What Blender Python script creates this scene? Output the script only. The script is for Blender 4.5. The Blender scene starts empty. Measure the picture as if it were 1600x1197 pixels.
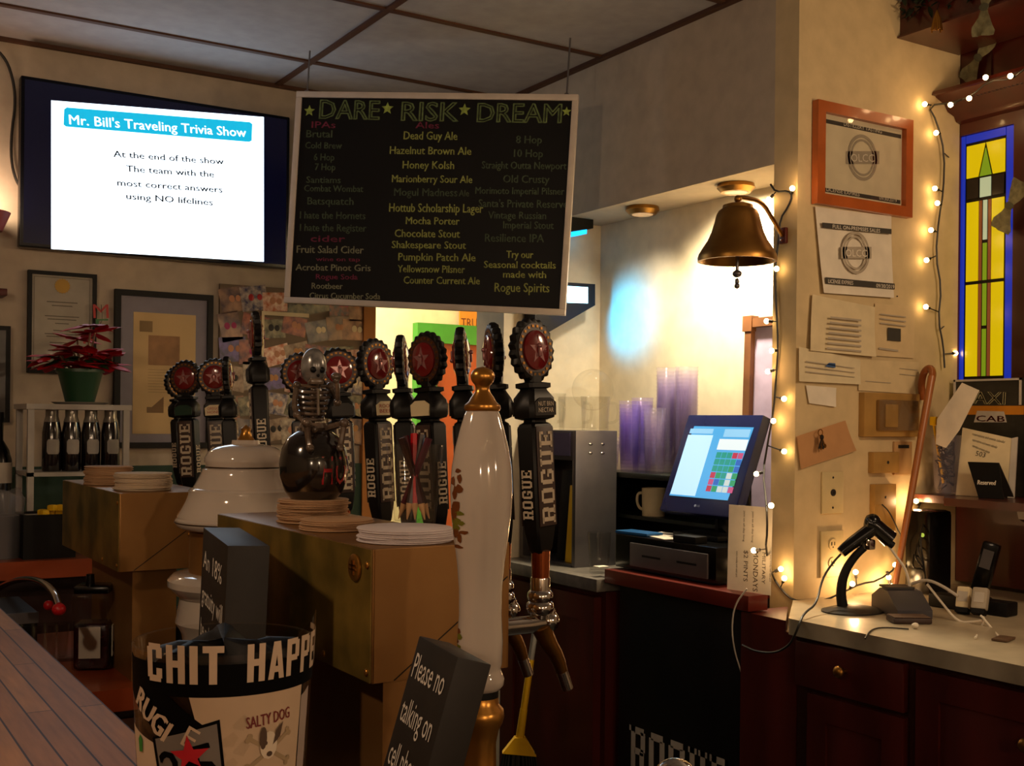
import bpy, bmesh, math, random
from mathutils import Matrix, Vector
random.seed(11)
SC = bpy.context.scene
COL = SC.collection
sin, cos, pi, rad = math.sin, math.cos, math.pi, math.radians

# ------------------------------------------------------------------ camera
FPX, CX, CY = 1800.0, 800.0, 660.0
YAW, ROLL = rad(32), rad(0.6)
EYE = Vector((0, 0, 1.40))
FWD = Vector((sin(YAW), cos(YAW), 0)); RT = Vector((cos(YAW), -sin(YAW), 0)); UPZ = Vector((0, 0, 1))
IR = RT * cos(ROLL) + UPZ * sin(ROLL)
IU = UPZ * cos(ROLL) - RT * sin(ROLL)
cam = bpy.data.cameras.new('camera')
cam.sensor_fit = 'HORIZONTAL'; cam.sensor_width = 36.0; cam.lens = FPX * 36.0 / 1600
cam.shift_y = (CY - 598.5) / 1600; cam.clip_start = 0.02; cam.clip_end = 60
camo = bpy.data.objects.new('camera', cam); COL.objects.link(camo)
mw = Matrix.Identity(4)
for i in range(3):
    mw[i][0], mw[i][1], mw[i][2], mw[i][3] = IR[i], IU[i], -FWD[i], EYE[i]
camo.matrix_world = mw
SC.camera = camo
SC.view_settings.view_transform = 'Standard'
SC.view_settings.look = 'None'
SC.view_settings.gamma = 1.0
SC.view_settings.use_curve_mapping = False
SC.view_settings.exposure = 0.0
SC.cycles.max_bounces = 8
SC.cycles.transparent_max_bounces = 96
SC.cycles.sample_clamp_indirect = 4.0
SC.cycles.caustics_reflective = False
SC.cycles.caustics_refractive = False

# ------------------------------------------------------------------ world and room lights
wd = bpy.data.worlds.new('world'); SC.world = wd; wd.use_nodes = True
wd.node_tree.nodes['Background'].inputs[0].default_value = (1.0, 0.72, 0.5, 1)
wd.node_tree.nodes['Background'].inputs[1].default_value = 0.03

def light(kind, name, loc, power, col, size=0.1, target=None, spot=60, blend=0.5, size_y=None):
    l = bpy.data.lights.new(name, kind); l.energy = power; l.color = col
    if kind == 'AREA':
        l.size = size
        if size_y: l.shape = 'RECTANGLE'; l.size_y = size_y
    else: l.shadow_soft_size = size
    if kind == 'SPOT': l.spot_size = rad(spot); l.spot_blend = blend
    o = bpy.data.objects.new(name, l); COL.objects.link(o); o.location = loc
    if target is not None:
        o.rotation_euler = (Vector(target) - Vector(loc)).to_track_quat('-Z', 'Y').to_euler()
    return o
WARM = (1.0, 0.58, 0.26); WARM2 = (1.0, 0.71, 0.46)
light('AREA', 'hall_ceiling_light', (1.9, 4.75, 2.55), 60, (1.0, 0.86, 0.6), 0.7, (1.9, 4.9, 0))
light('POINT', 'back_bar_lamp_light', (2.36, 1.05, 1.95), 19, (1.0, 0.70, 0.42), 0.10)
light('SPOT', 'alcove_spot_light', (2.365, 2.66, 2.09), 85, (1.0, 0.82, 0.54), 0.035, (2.58, 2.62, 1.60), 150, 0.8)
light('SPOT', 'alcove_far_spot_light', (2.42, 3.05, 2.085), 10, (1.0, 0.88, 0.7), 0.035, (2.22, 3.35, 1.2), 130, 0.9)
light('SPOT', 'beer_sign_cyan_light', (2.27, 3.38, 1.78), 15, (0.0, 0.45, 1.0), 0.03, (2.56, 3.30, 1.78), 70, 0.9)

FILL_PENDANTS = [(-.50, 1.30, 2.25, 22), (-1.2, -1.6, 1.98, 28), (.35, -2.0, 1.98, 36), (1.75, -1.5, 1.98, 28)]  # unseen pendants, added for warm fill light
for x, y, z, e in FILL_PENDANTS: light('POINT', 'fill_pendant_light', (x, y, z - .155), e, WARM2, .04)

# ------------------------------------------------------------------ pixel helpers
def ray(px, py): return FWD + IR * ((px - CX) / FPX) + IU * ((CY - py) / FPX)
def P(px, py, d): return EYE + ray(px, py) * d
def PX(px, py, X): r = ray(px, py); return EYE + r * (X / r.x)
def PY(px, py, Y): r = ray(px, py); return EYE + r * (Y / r.y)
def PZ(px, py, Z): r = ray(px, py); return EYE + r * ((Z - EYE.z) / r.z)
def frame(o, ex, n):
    ex = Vector(ex).normalized(); n = Vector(n).normalized(); ey = n.cross(ex).normalized(); ex = ey.cross(n)
    m = Matrix.Identity(4)
    for i in range(3): m[i][0], m[i][1], m[i][2], m[i][3] = ex[i], ey[i], n[i], o[i]
    return m
def quad(pxs, d):
    """four picture corners (top left, top right, bottom right, bottom left) of a flat rectangle -> frame at bottom left, w, h"""
    r = [ray(*p) for p in pxs]
    m = Matrix([[-r[1][i], r[2][i], -r[3][i]] for i in range(3)])
    s = m.inverted() @ (-d * r[0])
    q = [EYE + r[0] * d] + [EYE + r[i + 1] * s[i] for i in range(3)]
    ex = q[2] - q[3]; ey = q[0] - q[3]; n = ex.cross(ey)
    return frame(q[3], ex, n), ex.length, ey.length
def on_y(x0, y0, x1, y1, Y):
    """picture rectangle on a wall facing -Y -> frame at its bottom left, w, h"""
    a, b, c, d = PY(x0, y0, Y), PY(x1, y0, Y), PY(x0, y1, Y), PY(x1, y1, Y)
    xl = (a.x + c.x) / 2; xr = (b.x + d.x) / 2; zt = (a.z + b.z) / 2; zb = (c.z + d.z) / 2
    return frame((xl, Y, zb), (1, 0, 0), (0, -1, 0)), xr - xl, zt - zb
def on_x(x0, y0, x1, y1, X):
    a, b, c, d = PX(x0, y0, X), PX(x1, y0, X), PX(x0, y1, X), PX(x1, y1, X)
    yl = (a.y + c.y) / 2; yr = (b.y + d.y) / 2; zt = (a.z + b.z) / 2; zb = (c.z + d.z) / 2
    return frame((X, yl, zb), (0, -1, 0), (-1, 0, 0)), yl - yr, zt - zb
def pl(M, px, py):
    r = ray(px, py); n = M.col[2].to_3d(); o = M.translation
    p = M.inverted() @ (EYE + r * (n.dot(o - EYE) / n.dot(r)))
    return Vector((p.x, p.y))
def T(x=0, y=0, z=0): return Matrix.Translation((x, y, z))
def RZ(a): return Matrix.Rotation(a, 4, 'Z')
def RX(a): return Matrix.Rotation(a, 4, 'X')
def RY(a): return Matrix.Rotation(a, 4, 'Y')

# ------------------------------------------------------------------ materials
def lin(h):
    if not isinstance(h, str): return tuple(h)
    h = h.lstrip('#'); o = []
    for i in (0, 2, 4):
        c = int(h[i:i + 2], 16) / 255
        o.append(c / 12.92 if c <= .04045 else ((c + .055) / 1.055) ** 2.4)
    return tuple(o)
MATS = {}
def mat(name, col='888888', rough=.5, metal=0, var=.07, scale=18, emis=None, es=0, coat=0, bump=0, spec=.5, stretch=None, col2=None, sharp=0):
    if name in MATS: return MATS[name]
    m = bpy.data.materials.new(name); m.use_nodes = True
    nt = m.node_tree; b = nt.nodes['Principled BSDF']
    c = lin(col)
    b.inputs['Roughness'].default_value = rough; b.inputs['Metallic'].default_value = metal
    b.inputs['Coat Weight'].default_value = coat; b.inputs['Coat Roughness'].default_value = .08
    b.inputs['Specular IOR Level'].default_value = spec
    tc = nt.nodes.new('ShaderNodeTexCoord'); mp = nt.nodes.new('ShaderNodeMapping')
    nt.links.new(tc.outputs['Object'], mp.inputs[0])
    mp.inputs['Scale'].default_value = stretch or (1, 1, 1)
    nz = nt.nodes.new('ShaderNodeTexNoise'); nz.inputs['Scale'].default_value = scale; nz.inputs['Detail'].default_value = 4
    nt.links.new(mp.outputs[0], nz.inputs[0])
    rp = nt.nodes.new('ShaderNodeValToRGB')
    c2 = lin(col2) if col2 else tuple(min(1, x * (1 + var)) for x in c)
    c1 = c if col2 else tuple(x * (1 - var) for x in c)
    rp.color_ramp.elements[0].color = (*c1, 1); rp.color_ramp.elements[1].color = (*c2, 1)
    rp.color_ramp.elements[0].position = .32 + sharp; rp.color_ramp.elements[1].position = .68 - sharp
    nt.links.new(nz.outputs[0], rp.inputs[0]); nt.links.new(rp.outputs[0], b.inputs['Base Color'])
    if bump:
        bp = nt.nodes.new('ShaderNodeBump'); bp.inputs['Strength'].default_value = bump; bp.inputs['Distance'].default_value = .004
        nt.links.new(nz.outputs[0], bp.inputs['Height']); nt.links.new(bp.outputs[0], b.inputs['Normal'])
    if emis:
        b.inputs['Emission Color'].default_value = (*lin(emis), 1); b.inputs['Emission Strength'].default_value = es
    MATS[name] = m; return m
def glass(name, tint='ffffff', refl=.9, milk=0, rough=.03, mcol='ffffff'):
    """thin clear sheet: lets light through with a tint, mirrors at grazing angles"""
    if name in MATS: return MATS[name]
    m = bpy.data.materials.new(name); m.use_nodes = True; nt = m.node_tree; nt.nodes.clear()
    out = nt.nodes.new('ShaderNodeOutputMaterial'); mx = nt.nodes.new('ShaderNodeMixShader')
    tr = nt.nodes.new('ShaderNodeBsdfTransparent'); gl = nt.nodes.new('ShaderNodeBsdfGlossy')
    lw = nt.nodes.new('ShaderNodeLayerWeight'); lw.inputs[0].default_value = .28
    mu = nt.nodes.new('ShaderNodeMath'); mu.operation = 'MULTIPLY_ADD'; mu.inputs[1].default_value = refl * .6; mu.inputs[2].default_value = .03
    nz = nt.nodes.new('ShaderNodeTexNoise'); nz.inputs['Scale'].default_value = 9
    rp = nt.nodes.new('ShaderNodeValToRGB'); c = lin(tint)
    rp.color_ramp.elements[0].color = (*[x * .985 for x in c], 1); rp.color_ramp.elements[1].color = (*c, 1)
    tc = nt.nodes.new('ShaderNodeTexCoord'); nt.links.new(tc.outputs['Object'], nz.inputs[0]); nt.links.new(nz.outputs[0], rp.inputs[0])
    nt.links.new(rp.outputs[0], tr.inputs[0]); gl.inputs['Roughness'].default_value = rough
    pw = nt.nodes.new('ShaderNodeMath'); pw.operation = 'POWER'; pw.inputs[1].default_value = 2.2; nt.links.new(lw.outputs['Facing'], pw.inputs[0]); nt.links.new(pw.outputs[0], mu.inputs[0]); nt.links.new(mu.outputs[0], mx.inputs[0])
    base = tr.outputs[0]
    if milk:
        df = nt.nodes.new('ShaderNodeBsdfDiffuse'); df.inputs[0].default_value = (*lin(mcol), 1); m2 = nt.nodes.new('ShaderNodeMixShader'); m2.inputs[0].default_value = milk
        nt.links.new(tr.outputs[0], m2.inputs[1]); nt.links.new(df.outputs[0], m2.inputs[2]); base = m2.outputs[0]
    nt.links.new(base, mx.inputs[1]); nt.links.new(gl.outputs[0], mx.inputs[2]); nt.links.new(mx.outputs[0], out.inputs[0])
    MATS[name] = m; return m
def glow(name, col, es):
    if name in MATS: return MATS[name]
    m = bpy.data.materials.new(name); m.use_nodes = True; nt = m.node_tree
    b = nt.nodes['Principled BSDF']; b.inputs['Base Color'].default_value = (*[x * .2 for x in lin(col)], 1)
    b.inputs['Roughness'].default_value = .25
    nz = nt.nodes.new('ShaderNodeTexNoise'); nz.inputs['Scale'].default_value = 6
    rp = nt.nodes.new('ShaderNodeValToRGB'); c = lin(col)
    rp.color_ramp.elements[0].color = (*[x * .93 for x in c], 1); rp.color_ramp.elements[1].color = (*c, 1)
    tc = nt.nodes.new('ShaderNodeTexCoord'); nt.links.new(tc.outputs['Object'], nz.inputs[0]); nt.links.new(nz.outputs[0], rp.inputs[0])
    nt.links.new(rp.outputs[0], b.inputs['Emission Color']); b.inputs['Emission Strength'].default_value = es
    MATS[name] = m; return m
def planks(name, c1, c2, mortar, bw, rh, rot=0, rough=.35, coat=.3, ms=.02):
    if name in MATS: return MATS[name]
    m = mat(name, c1, rough, coat=coat, spec=.12); nt = m.node_tree; b = nt.nodes['Principled BSDF']
    br = nt.nodes.new('ShaderNodeTexBrick'); br.inputs['Color1'].default_value = (*lin(c1), 1); br.inputs['Color2'].default_value = (*lin(c2), 1)
    br.inputs['Mortar'].default_value = (*lin(mortar), 1); br.inputs['Scale'].default_value = 1
    br.inputs['Brick Width'].default_value = bw; br.inputs['Row Height'].default_value = rh
    br.inputs['Mortar Size'].default_value = rh * ms; br.inputs['Mortar Smooth'].default_value = .3
    tc = nt.nodes.new('ShaderNodeTexCoord'); mp = nt.nodes.new('ShaderNodeMapping'); mp.inputs['Rotation'].default_value = (0, 0, rot)
    nt.links.new(tc.outputs['Object'], mp.inputs[0]); nt.links.new(mp.outputs[0], br.inputs[0])
    nz = nt.nodes.new('ShaderNodeTexNoise'); nz.inputs['Scale'].default_value = 22; mp2 = nt.nodes.new('ShaderNodeMapping')
    mp2.inputs['Scale'].default_value = (6, .5, 1); nt.links.new(tc.outputs['Object'], mp2.inputs[0]); nt.links.new(mp2.outputs[0], nz.inputs[0])
    mx = nt.nodes.new('ShaderNodeMix'); mx.data_type = 'RGBA'; mx.blend_type = 'MULTIPLY'; mx.inputs[0].default_value = .55
    nt.links.new(br.outputs[0], mx.inputs[6]); nt.links.new(nz.outputs[0], mx.inputs[7])
    nt.links.new(mx.outputs[2], b.inputs['Base Color'])
    return m

M_ = dict(
 wall=('b3a592', .85), hall=('e6d8b0', .8), ceiling=('9d9a9c', .9), grid=('4a2c1a', .6), green=('183426', .6),
 black=('080707', .5), blackgloss=('070606', .2), rubber=('100f0f', .7), charcoal=('26221f', .5), darkgrey=('3a3836', .5),
 white=('e4e0d8', .5), paper=('e0d6c2', .8), papergrey=('b9b0a2', .8), cream=('d8c7a0', .5), ivory=('cdb989', .45),
 redwood=('4c140a', .42), darkwood=('2b0f09', .45), orangewood=('9a4a1c', .4), oak=('a86c32', .5), cane=('8a4a1e', .35),
 steel=('7a7678', .34), kraft=('b98a5c', .8), yellow=('d9a916', .4), lemon=('e2b400', .5), red=('a3161a', .35), pink=('a03a62', .7),
)
MM = {k: mat(k, v[0], v[1], spec=.22 if k in ('black', 'rubber', 'charcoal', 'darkgrey') else .35) for k, v in M_.items()}
MM['steel'] = mat('steelmetal', '6c686a', .36, .8)
MM['brass'] = mat('brass', 'a8702c', .28, .85, scale=9, col2='c08c42')
MM['brassdull'] = mat('brassdull', '7a5528', .38, 1, scale=14, col2='a87636')
MM['chrome'] = mat('chrome', 'c9c4be', .12, 1)
MM['copper'] = mat('copper', 'a85c36', .22, 1)
MM['bronze'] = mat('bronze', '8a6230', .38, 1, scale=10, col2='a57a3c')
MM['ceramic'] = mat('ceramic', 'bdb0a3', .08, coat=.6, var=.02)
MM['wire'] = mat('wire', '15110c', .5)
MM['glass'] = glass('glass', 'fbfbfa')
MM['cup'] = glass('cup', 'fdfcff', .4, .035, .12, 'e4dcf0')
MM['cupvioletglow'] = glass('cupvioletglow', 'fcfaff', .4, .04, .12, 'b8acff')  # violet glow put into the cups' colour
MM['bag'] = glass('bag', 'dcd6de', .9, .10, .2)

# ------------------------------------------------------------------ mesh builder
_tc = bpy.data.curves.new('t', 'FONT'); _to = bpy.data.objects.new('t', _tc)
_CACHE = {}
def text_geo(s, outline=0.0):
    k = (s, outline)
    if k in _CACHE: return _CACHE[k]
    _tc.body = s; _tc.size = 1; _tc.resolution_u = 2; _tc.extrude = 0
    if outline: _tc.fill_mode = 'NONE'; _tc.bevel_depth = outline; _tc.bevel_resolution = 0
    else: _tc.fill_mode = 'FRONT'; _tc.bevel_depth = 0
    me = bpy.data.meshes.new_from_object(_to)
    v = [p.co.copy() for p in me.vertices]; f = [tuple(p.vertices) for p in me.polygons]
    bpy.data.meshes.remove(me)
    _CACHE[k] = (v, f); return v, f
class MB:
    def __init__(s): s.v = []; s.f = []
    def add(s, vs, fs, M=None):
        n = len(s.v)
        s.v += [(M @ Vector(p)) if M else Vector(p) for p in vs]
        s.f += [tuple(i + n for i in f) for f in fs]; return s
    def bm(s, b, M=None):
        b.verts.index_update()
        s.add([v.co.copy() for v in b.verts], [[v.index for v in f.verts] for f in b.faces], M); b.free(); return s
    def box(s, c, sz, M=None, bev=0, seg=2):
        b = bmesh.new(); bmesh.ops.create_cube(b, size=1)
        for v in b.verts: v.co = Vector((v.co.x * sz[0] + c[0], v.co.y * sz[1] + c[1], v.co.z * sz[2] + c[2]))
        if bev: bmesh.ops.bevel(b, geom=b.edges[:], offset=bev, segments=seg, profile=.6, affect='EDGES')
        return s.bm(b, M)
    def bx(s, x0, x1, y0, y1, z0, z1, M=None, bev=0):
        return s.box(((x0 + x1) / 2, (y0 + y1) / 2, (z0 + z1) / 2), (abs(x1 - x0), abs(y1 - y0), abs(z1 - z0)), M, bev)
    def lathe(s, prof, n=28, M=None, sweep=2 * pi):
        vs = []; fs = []; k = len(prof)
        for i in range(n):
            a = sweep * i / n
            for r, z in prof: vs.append((r * cos(a), r * sin(a), z))
        for i in range(n):
            j = (i + 1) % n
            for q in range(k - 1): fs.append((i * k + q, j * k + q, j * k + q + 1, i * k + q + 1))
        if prof[0][0] > 1e-6: fs.append(tuple(i * k for i in reversed(range(n))))
        if prof[-1][0] > 1e-6: fs.append(tuple(i * k + k - 1 for i in range(n)))
        return s.add(vs, fs, M)
    def tube(s, pts, r, n=8, M=None, smooth=0, taper=None):
        pts = [Vector(p) for p in pts]
        for _ in range(smooth):
            q = [pts[0]]
            for a, b in zip(pts, pts[1:]): q += [a * .75 + b * .25, a * .25 + b * .75]
            pts = q + [pts[-1]]
        vs = []; fs = []; m = len(pts); ref = None
        for i, p in enumerate(pts):
            t = (pts[min(i + 1, m - 1)] - pts[max(i - 1, 0)]).normalized()
            if ref is None: ref = t.orthogonal().normalized()
            ref = (ref - t * ref.dot(t))
            ref = ref.normalized() if ref.length > 1e-6 else t.orthogonal().normalized()
            bi = t.cross(ref); rr = r if taper is None else r * (taper[0] + (taper[1] - taper[0]) * i / (m - 1))
            for j in range(n):
                a = 2 * pi * j / n; vs.append(p + ref * cos(a) * rr + bi * sin(a) * rr)
        for i in range(m - 1):
            for j in range(n):
                k = (j + 1) % n; fs.append((i * n + j, i * n + k, (i + 1) * n + k, (i + 1) * n + j))
        fs.append(tuple(reversed(range(n)))); fs.append(tuple((m - 1) * n + j for j in range(n)))
        return s.add(vs, fs, M)
    def cyl(s, a, b, r0, r1=None, n=16, M=None):
        a = Vector(a); b = Vector(b); q = (b - a).to_track_quat('Z', 'Y').to_matrix().to_4x4(); L = (b - a).length
        m = Matrix.Translation(a) @ q
        return s.lathe([(r0, 0), (r0 if r1 is None else r1, L)], n, (M @ m) if M else m)
    def prism(s, pts, z0, z1, M=None):
        n = len(pts)
        vs = [(x, y, z0) for x, y in pts] + [(x, y, z1) for x, y in pts]
        fs = [tuple(reversed(range(n))), tuple(range(n, 2 * n))] + [(i, (i + 1) % n, (i + 1) % n + n, i + n) for i in range(n)]
        return s.add(vs, fs, M)
    def ball(s, c, r, n=12, M=None, sc=(1, 1, 1)):
        prof = [(max(0, r * sin(pi * i / n)), -r * cos(pi * i / n)) for i in range(n + 1)]
        prof[0] = (0, -r); prof[-1] = (0, r)
        m = Matrix.Translation(c) @ Matrix.Diagonal((*sc, 1))
        return s.lathe(prof, max(8, n + 4), (M @ m) if M else m)
    def text(s, t, x, y, h, w=None, M=None, z=.0006, ang=0, al='l', outline=0, shear=0):
        vs, fs = text_geo(t, outline)
        if not vs: return s
        x0 = min(v.x for v in vs); x1 = max(v.x for v in vs)
        sy = h / .70; sx = sy if w is None else w / max(1e-6, x1 - x0)
        W = (x1 - x0) * sx; off = {'l': 0, 'c': -W / 2, 'r': -W}[al]
        m = T(x, y, z) @ RZ(ang)
        if M: m = M @ m
        return s.add([((v.x - x0) * sx + off + shear * v.y * sy, v.y * sy, v.z * sy) for v in vs], fs, m)
    def ptext(s, F, t, l, r, cap, M=None, z=.0006, outline=0, fit=True):
        """writing laid between two picture points of a flat panel with frame F"""
        a = pl(F, *l); b = pl(F, *r); u = pl(F, l[0], l[1] - cap)
        d = b - a; h = abs((u - a).dot(Vector((-d.y, d.x)).normalized()))
        return s.text(t, a.x, a.y, h, d.length if fit else None, M, z, math.atan2(d.y, d.x), outline=outline)
    def prect(s, F, pts, z0, z1, M=None):
        return s.prism([tuple(pl(F, *p)) for p in pts], z0, z1, M)
    def build(s, name, m, parent=None, M=None, flat=False):
        me = bpy.data.meshes.new(name); me.from_pydata([tuple(v) for v in s.v], [], s.f)
        b = bmesh.new(); b.from_mesh(me); bmesh.ops.recalc_face_normals(b, faces=b.faces[:]); b.to_mesh(me); b.free()
        if not flat:
            me.polygons.foreach_set('use_smooth', [True] * len(me.polygons))
            me.set_sharp_from_angle(angle=rad(38))
        me.materials.append(MM[m] if isinstance(m, str) else m)
        o = bpy.data.objects.new(name, me); COL.objects.link(o)
        if M is not None: o.matrix_basis = M
        if parent is not None: o.parent = parent
        return o
def tag(o, label, cat=None, group=None, kind=None):
    o['label'] = label
    if cat: o['category'] = cat
    if group: o['group'] = group
    if kind: o['kind'] = kind
    return o
def thing(name, label, cat, M=None, group=None):
    o = bpy.data.objects.new(name, None); COL.objects.link(o); o.empty_display_size = .05
    o.matrix_basis = M if M is not None else Matrix.Identity(4)
    return tag(o, label, cat, group)
def struct(name, mb, m, label, cat='wall', M=None):
    return tag(mb.build(name, m, None, M), label, cat, None, 'structure')
def dup(root, M, label=None):
    r = root.copy(); COL.objects.link(r); r.matrix_basis = M
    if label: r['label'] = label
    def rec(src, dst):
        for ch in list(src.children):
            c = ch.copy(); COL.objects.link(c); c.parent = dst; c.matrix_basis = ch.matrix_basis; rec(ch, c)
    rec(root, r); return r
def rect(w, h, x0=0, y0=0): return [(x0, y0), (x0 + w, y0), (x0 + w, y0 + h), (x0, y0 + h)]
def star(cx, cy, r, r2=.42, n=5, a0=pi / 2):
    return [(cx + (r if i % 2 == 0 else r * r2) * cos(a0 + i * pi / n), cy + (r if i % 2 == 0 else r * r2) * sin(a0 + i * pi / n)) for i in range(2 * n)]
SLAB = {  # slab-serif block capitals, unit height, as rectangles x0,x1,y0,y1
 'R': [(.1, .34, 0, 1), (0, .44, 0, .11), (0, .3, .89, 1), (.3, .82, .86, 1), (.66, .9, .52, .92), (.3, .82, .44, .57), (.6, .84, 0, .5), (.54, 1, 0, .11)],
 'O': [(.05, .3, .12, .88), (.65, .9, .12, .88), (.16, .8, 0, .15), (.16, .8, .85, 1)],
 'G': [(.05, .3, .12, .88), (.65, .9, .12, .5), (.16, .8, 0, .15), (.16, .8, .85, 1), (.65, .9, .66, .88), (.46, .9, .38, .5)],
 'U': [(.08, .32, .12, 1), (.62, .86, .12, 1), (.18, .76, 0, .15), (0, .42, .89, 1), (.52, .95, .89, 1)],
 'E': [(.1, .34, 0, 1), (0, .9, 0, .13), (0, .9, .87, 1), (.34, .66, .44, .57), (.74, .9, 0, .3), (.74, .9, .7, 1), (.56, .68, .36, .65)],
}
def slab(mb, word, x, y, h, w, M, z=.0008):
    """word in slab capitals from (x, y) along +X, letters h tall, whole word w long"""
    step = w / len(word)
    for i, ch in enumerate(word):
        for a, b, c, d in SLAB[ch]:
            mb.bx(x + (i + a * .92) * step, x + (i + b * .92) * step, y + c * h, y + d * h, 0, z, M)
    return mb
# ================================================================== THE SETTING
BACK_Y, BEAM_X, ALC_X, ALC_Y, PART_Y, CAB_X = 4.12, 2.34, 2.55, 3.47, 2.275, 3.03
CEIL = 2.65
MM['floor'] = mat('floor', '1c1614', .6, var=.2, scale=8)
struct('floor', MB().bx(-3.2, 3.6, -2.6, 6.0, -.08, 0), 'floor', 'dark bar floor behind the counters', 'floor')
g = tag(MB().bx(-3.2, 3.6, -2.6, 6.0, CEIL, CEIL + .06).build('ceiling', 'ceiling'), 'pale drop ceiling of large panels', 'ceiling', None, 'structure')
mb = MB()
for y in [3.78 - .61 * i for i in range(0, 11)]: mb.bx(-3.2, 2.34 if y > 2.3 else 3.6, y - .011, y + .011, CEIL - .006, CEIL)
for x in (-3.36 + 1.22 * i for i in range(0, 5)): mb.bx(x - .011, x + .011, -2.6, BACK_Y, CEIL - .007, CEIL)
mb.bx(-3.2, BEAM_X, BACK_Y - .02, BACK_Y, CEIL - .012, CEIL); mb.bx(BEAM_X - .022, BEAM_X, 2.3, BACK_Y, CEIL - .012, CEIL)
mb.build('ceiling_grid', 'grid', g)
OPX0, OPX1 = 1.925, 2.62
mb = MB(); W0 = 1.235
mb.bx(-3.2, OPX0, BACK_Y, BACK_Y + .12, W0, CEIL); mb.bx(OPX1, 3.2, BACK_Y, BACK_Y + .12, 0, CEIL); mb.bx(OPX0, OPX1, BACK_Y, BACK_Y + .12, 2.2, CEIL)
wb = struct('wall_back', mb, 'wall', 'beige back wall carrying the television')
MB().bx(-3.2, OPX0, BACK_Y - .02, BACK_Y + .12, 0, W0).build('wainscot', 'green', wb)
struct('wall_left', MB().bx(-3.3, -3.2, -2.6, 6.0, 0, CEIL), 'wall', 'beige wall on the far left of the bar')
struct('wall_rear', MB().bx(-3.2, 3.6, -2.7, -2.6, 0, CEIL), 'wall', 'wall behind the customers')
mb = MB(); mb.bx(BEAM_X, ALC_X + .12, PART_Y + .09, BACK_Y, 2.135, CEIL)
struct('trim_1', mb, 'wall', 'boxed beige header beam over the cash register alcove', 'beam')
MM['alcove'] = mat('alcove', 'd6c9ae', .8)
struct('wall_alcove', MB().bx(ALC_X, ALC_X + .12, PART_Y + .09, ALC_Y + .2, 0, 2.135), 'alcove', 'bright wall at the back of the register alcove')
struct('wall_pier', MB().bx(2.13, ALC_X, ALC_Y, ALC_Y + .19, 0, 2.135), 'alcove', 'pale pier closing the far end of the register alcove')
MM['partition'] = mat('partition', 'cbb488', .7)
struct('wall_partition', MB().bx(BEAM_X, CAB_X + .3, PART_Y, PART_Y + .09, 0, CEIL), 'partition', 'warm beige partition wall covered in papers')
struct('wall_right', MB().bx(CAB_X + .3, CAB_X + .4, -2.6, PART_Y, 0, CEIL), 'wall', 'wall behind the red wood back bar')
# hall seen through the opening
struct('wall_hall', MB().bx(1.0, 3.2, 5.3, 5.4, 0, CEIL), 'hall', 'bright cream wall of the hall behind the bar')
struct('wall_hall_side', MB().bx(3.2, 3.3, BACK_Y, 5.4, 0, CEIL), 'hall', 'cream side wall of the hall behind the bar')
struct('wall_hall_near', MB().bx(.95, 1.0, BACK_Y + .12, 5.4, 0, CEIL), 'hall', 'cream near wall of the hall behind the bar')
jm = MB(); jm.bx(OPX0 - .05, OPX0, BACK_Y - .03, BACK_Y + .13, 0, 2.2)
struct('trim_2', jm, 'oak', 'orange wood jamb at the edge of the hall opening', 'door jamb')
F, w, h = on_y(643, 508, 752, 1020, 5.29)
MM['doorgreen'] = mat('doorgreen', '3f8f2c', .45); MM['dooror'] = mat('dooror', 'a8491c', .4)
d = thing('door_1', 'orange red door in a bright green frame in the hall', 'door', F); d['kind'] = 'structure'
fw = .115; MB().bx(0, fw, 0, h, -.005, .05).bx(fw, w + .1, h - .1, h, -.005, .05).build('door_frame', 'doorgreen', d)
MB().bx(fw, w + .1, 0, h - .1, -.005, .02).build('door_leaf', 'dooror', d)
F, w, h = on_y(717, 492, 747, 513, 5.285)
s = thing('wall_sign', 'orange sign with dark letters above the green door', 'sign', F)
MB().bx(0, w + .1, 0, h + .05, 0, .01).build('board', mat('signor', 'd98a2a', .5), s)
MB().ptext(F, 'TRU', (719, 511), (744, 512), 14, None, .011).build('lettering', mat('signdark', '6a2a10', .5), s)

# ================================================================== BACK WALL
F, w, h = on_y(31, 152, 452, 404, BACK_Y - .07)
tv = thing('television', 'wall mounted flat screen television showing a trivia show slide', 'television', F)
MB().box((w / 2, h / 2, -.02), (w, h, .045), None, .006).build('body', mat('tvblack', '05060e', .25, spec=.2), tv)
MB().box((w / 2, h / 2, -.056), (w * .5, h * .5, .025)).build('wall_bracket', 'black', tv)
MB().bx(.012, w - .012, .014, h - .012, .0026, .0029).build('display_panel', glow('tvnavy', '0a1650', .06), tv)
TF = F @ T(0, 0, .003)
sc = MB().prect(TF, [(80, 389), (412, 409), (412, 183), (80, 157)], 0, .0012).build('screen', glow('screenwhite', 'dff0ff', 3.2), tv, T(0, 0, .003))
MB().prect(TF, [(103, 198), (389, 222), (393, 220), (394, 194), (390, 191), (104, 168), (100, 171), (99, 195)], 0, .0009).build('banner', glow('screencyan', '12b4dc', 1.1), sc, T(0, 0, .0013))
mb = MB()
mb.ptext(TF, "Mr. Bill's Traveling Trivia Show", (108, 194), (384, 214), 15, None, .0026, outline=0)
mb.ptext(TF, "Mr. Bill's Traveling Trivia Show", (108.7, 194.4), (384.7, 214.4), 15, None, .0026)
mb.build('title', glow('screentitle', 'f4fbff', 1.6), sc)
mb = MB()
for t, l, r in (("At the end of the show", (177, 245), (349, 257)), ("The team with the", (197, 268), (334, 277)), ("most correct answers", (183, 290), (347, 301)), ("using NO lifelines", (197, 311), (332, 321))):
    mb.ptext(TF, t, l, r, 10, None, .0016); mb.ptext(TF, t, (l[0] + .6, l[1] + .3), (r[0] + .6, r[1] + .3), 10, None, .0016)
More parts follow.
